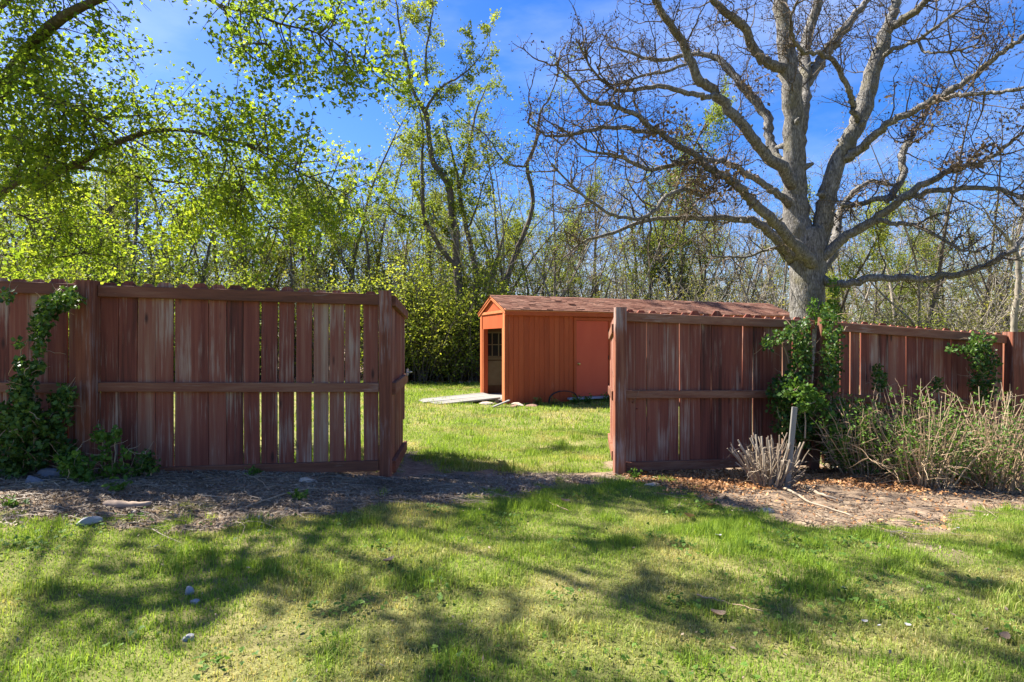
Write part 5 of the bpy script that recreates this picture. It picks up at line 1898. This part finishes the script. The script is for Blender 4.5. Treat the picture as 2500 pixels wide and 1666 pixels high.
for px, py, size, mat_, lab, nm in (
        (83, 1180, (.16, .10, .10), 'stone_grey', 'dark grey stone half under the ivy, left one of the pair', 'stone'),
        (115, 1165, (.20, .10, .10), 'stone_grey', 'flat dark grey stone under the ivy, right one of the pair', 'stone'),
        (216, 1281, (.155, .08, .085), 'stone_pale', 'pointed blue-white stone at the edge of the grass on the left', 'stone'),
        (462, 1452, (.05, .035, .06), 'stone_pale', 'upright white stone in the grass, upper one of a close pair', 'stone'),
        (474, 1474, (.05, .04, .035), 'stone_pale', 'flat white stone in the grass, lower one of a close pair', 'stone'),
        (460, 1562, (.06, .045, .045), 'stone_pale', 'cream stone alone in the grass near the bottom edge', 'stone'),
        (745, 1178, (.16, .09, .06), 'pale_rubble', 'flat brown stone just below the bottom rail of the left fence', 'stone'),
        (325, 1252, (.05, .04, .03), 'pale_rubble', 'small tan pebble beside the bleached log', 'stone'),
        (632, 1266, (.05, .035, .03), 'stone_pale', 'small pale stone at the grass edge left of the gate opening', 'stone'),
        (1867, 1250, (.13, .09, .05), 'pale_rubble', 'pale flat stone on the earth in front of the cut-back shrub', 'stone'),
        (1595, 1186, (.16, .07, .04), 'pale_rubble', 'long tan stone near the foot of the right gate post', 'stone'),
        (1565, 1178, (.10, .06, .04), 'stone_pale', 'light stone just right of the right gate post', 'stone')):
    g_ = G(px, py)
    ob = obj(nm, lump('stone', size, M[mat_], seed=int(px), cuts=2), None, (g_[0], g_[1], g_[2] - size[2] * .12))
    ob.rotation_euler = (0, 0, rng.uniform(-.5, .5))
    tag(ob, lab, 'stone')

g_ = G(305, 1240)
acc = Acc()
P = np.array([(-.15, .02, .02), (-.10, 0, .03), (0, -.01, .028), (.09, 0, .026), (.15, .03, .032)])
P, R = smooth_line(P, [.018, .036, .026, .022, .012], 4)
acc.tube(P, R, 9, .35)
tag(obj('fallen_log', acc.mesh('fallen_log', M['log'], True), None, (g_[0], g_[1], g_[2] - .01)), 'short bleached log lying on the litter at the left', 'log')


def curled(label, px, py, size, mat, rz):
    g_ = G(px, py)
    acc = Acc()
    u = np.linspace(-1, 1, 7)
    V = []
    for a in u:
        w = .5 * math.sqrt(max(0, 1 - a * a)) * (1 - .25 * a) + .02
        for s in (-1, 0, 1):
            V.append((a * size * .5, s * w * size * .62, size * (.12 + .22 * a * a + .28 * abs(s) * w)))
    i = np.arange(6)[:, None] * 3 + np.arange(2)[None, :]
    i = i.ravel()
    acc.add(V, np.stack([i, i + 3, i + 4, i + 1], 1))
    ob = obj('fallen_leaf', acc.mesh('fallen_leaf', M[mat], True), None, (g_[0], g_[1], g_[2] + .012))
    ob.rotation_euler = (rng.normal(0, .3), rng.normal(0, .3), rz)
    tag(ob, label, 'leaf')


curled('large curled tan leaf standing in the grass in front of the right fence', 1682, 1272, .10, 'dead_leaf', 1.2)
curled('brown leaf in the grass, just left of the mulch edge', 1738, 1243, .085, 'dead_leaf', .2)
curled('brown leaf in the grass in front of the gate opening', 1379, 1232, .075, 'dead_leaf', .4)
curled('rusty leaf in the grass left of the picture middle', 950, 1380, .07, 'dead_leaf', .9)
curled('white scrap in the grass beside the large curled tan leaf', 1744, 1271, .03, 'stone_pale', .3)
curled('pale leaf lying in the grass below the white scrap', 1755, 1316, .045, 'stone_pale', .1)
curled('rusty leaf at the right edge of the grass', 2488, 1474, .06, 'dead_leaf', .5)
curled('dark red leaf in the lower right of the grass', 2452, 1566, .05, 'dead_leaf', .5)
curled('brown leaf on a thin spot in the right foreground grass', 1752, 1513, .07, 'dead_leaf', .2)
for i, (px, py) in enumerate(((2111, 1527), (2148, 1539), (2217, 1536), (2292, 1494), (2339, 1296), (2062, 1445))):
    curled('tiny pale petal fallen in the grass of the right foreground', px, py, .026, 'stone_pale', i)
    bpy.context.scene.objects[-1]['group'] = 'pale petals in the grass'
    bpy.context.scene.objects[-1]['category'] = 'petal'

# ------------------------------------------------------------------ look-alikes that still share a label: tell them apart by their order
alike = {}
for ob in SC.objects:
    if ob.parent is None and ob.get('label') and ob.get('group'):
        alike.setdefault(ob['label'], []).append(ob)
COUNT = {2: 'two', 3: 'three', 4: 'four', 5: 'five', 6: 'six', 7: 'seven'}
ORD = {2: 'second', 3: 'third', 4: 'fourth', 5: 'fifth', 6: 'sixth'}
for lab, obs in alike.items():
    n = len(obs)
    if n < 2:
        continue
    obs.sort(key=lambda o_: o_.location.x / o_.location.y)
    for k, ob in enumerate(obs):
        if k == 0:
            e = ', leftmost of ' + COUNT.get(n, 'them')
        elif k == n - 1:
            e = ', rightmost of ' + COUNT.get(n, 'them')
        else:
            e = ', ' + ORD[k + 1] + ' from left'
        ob['label'] = lab + e
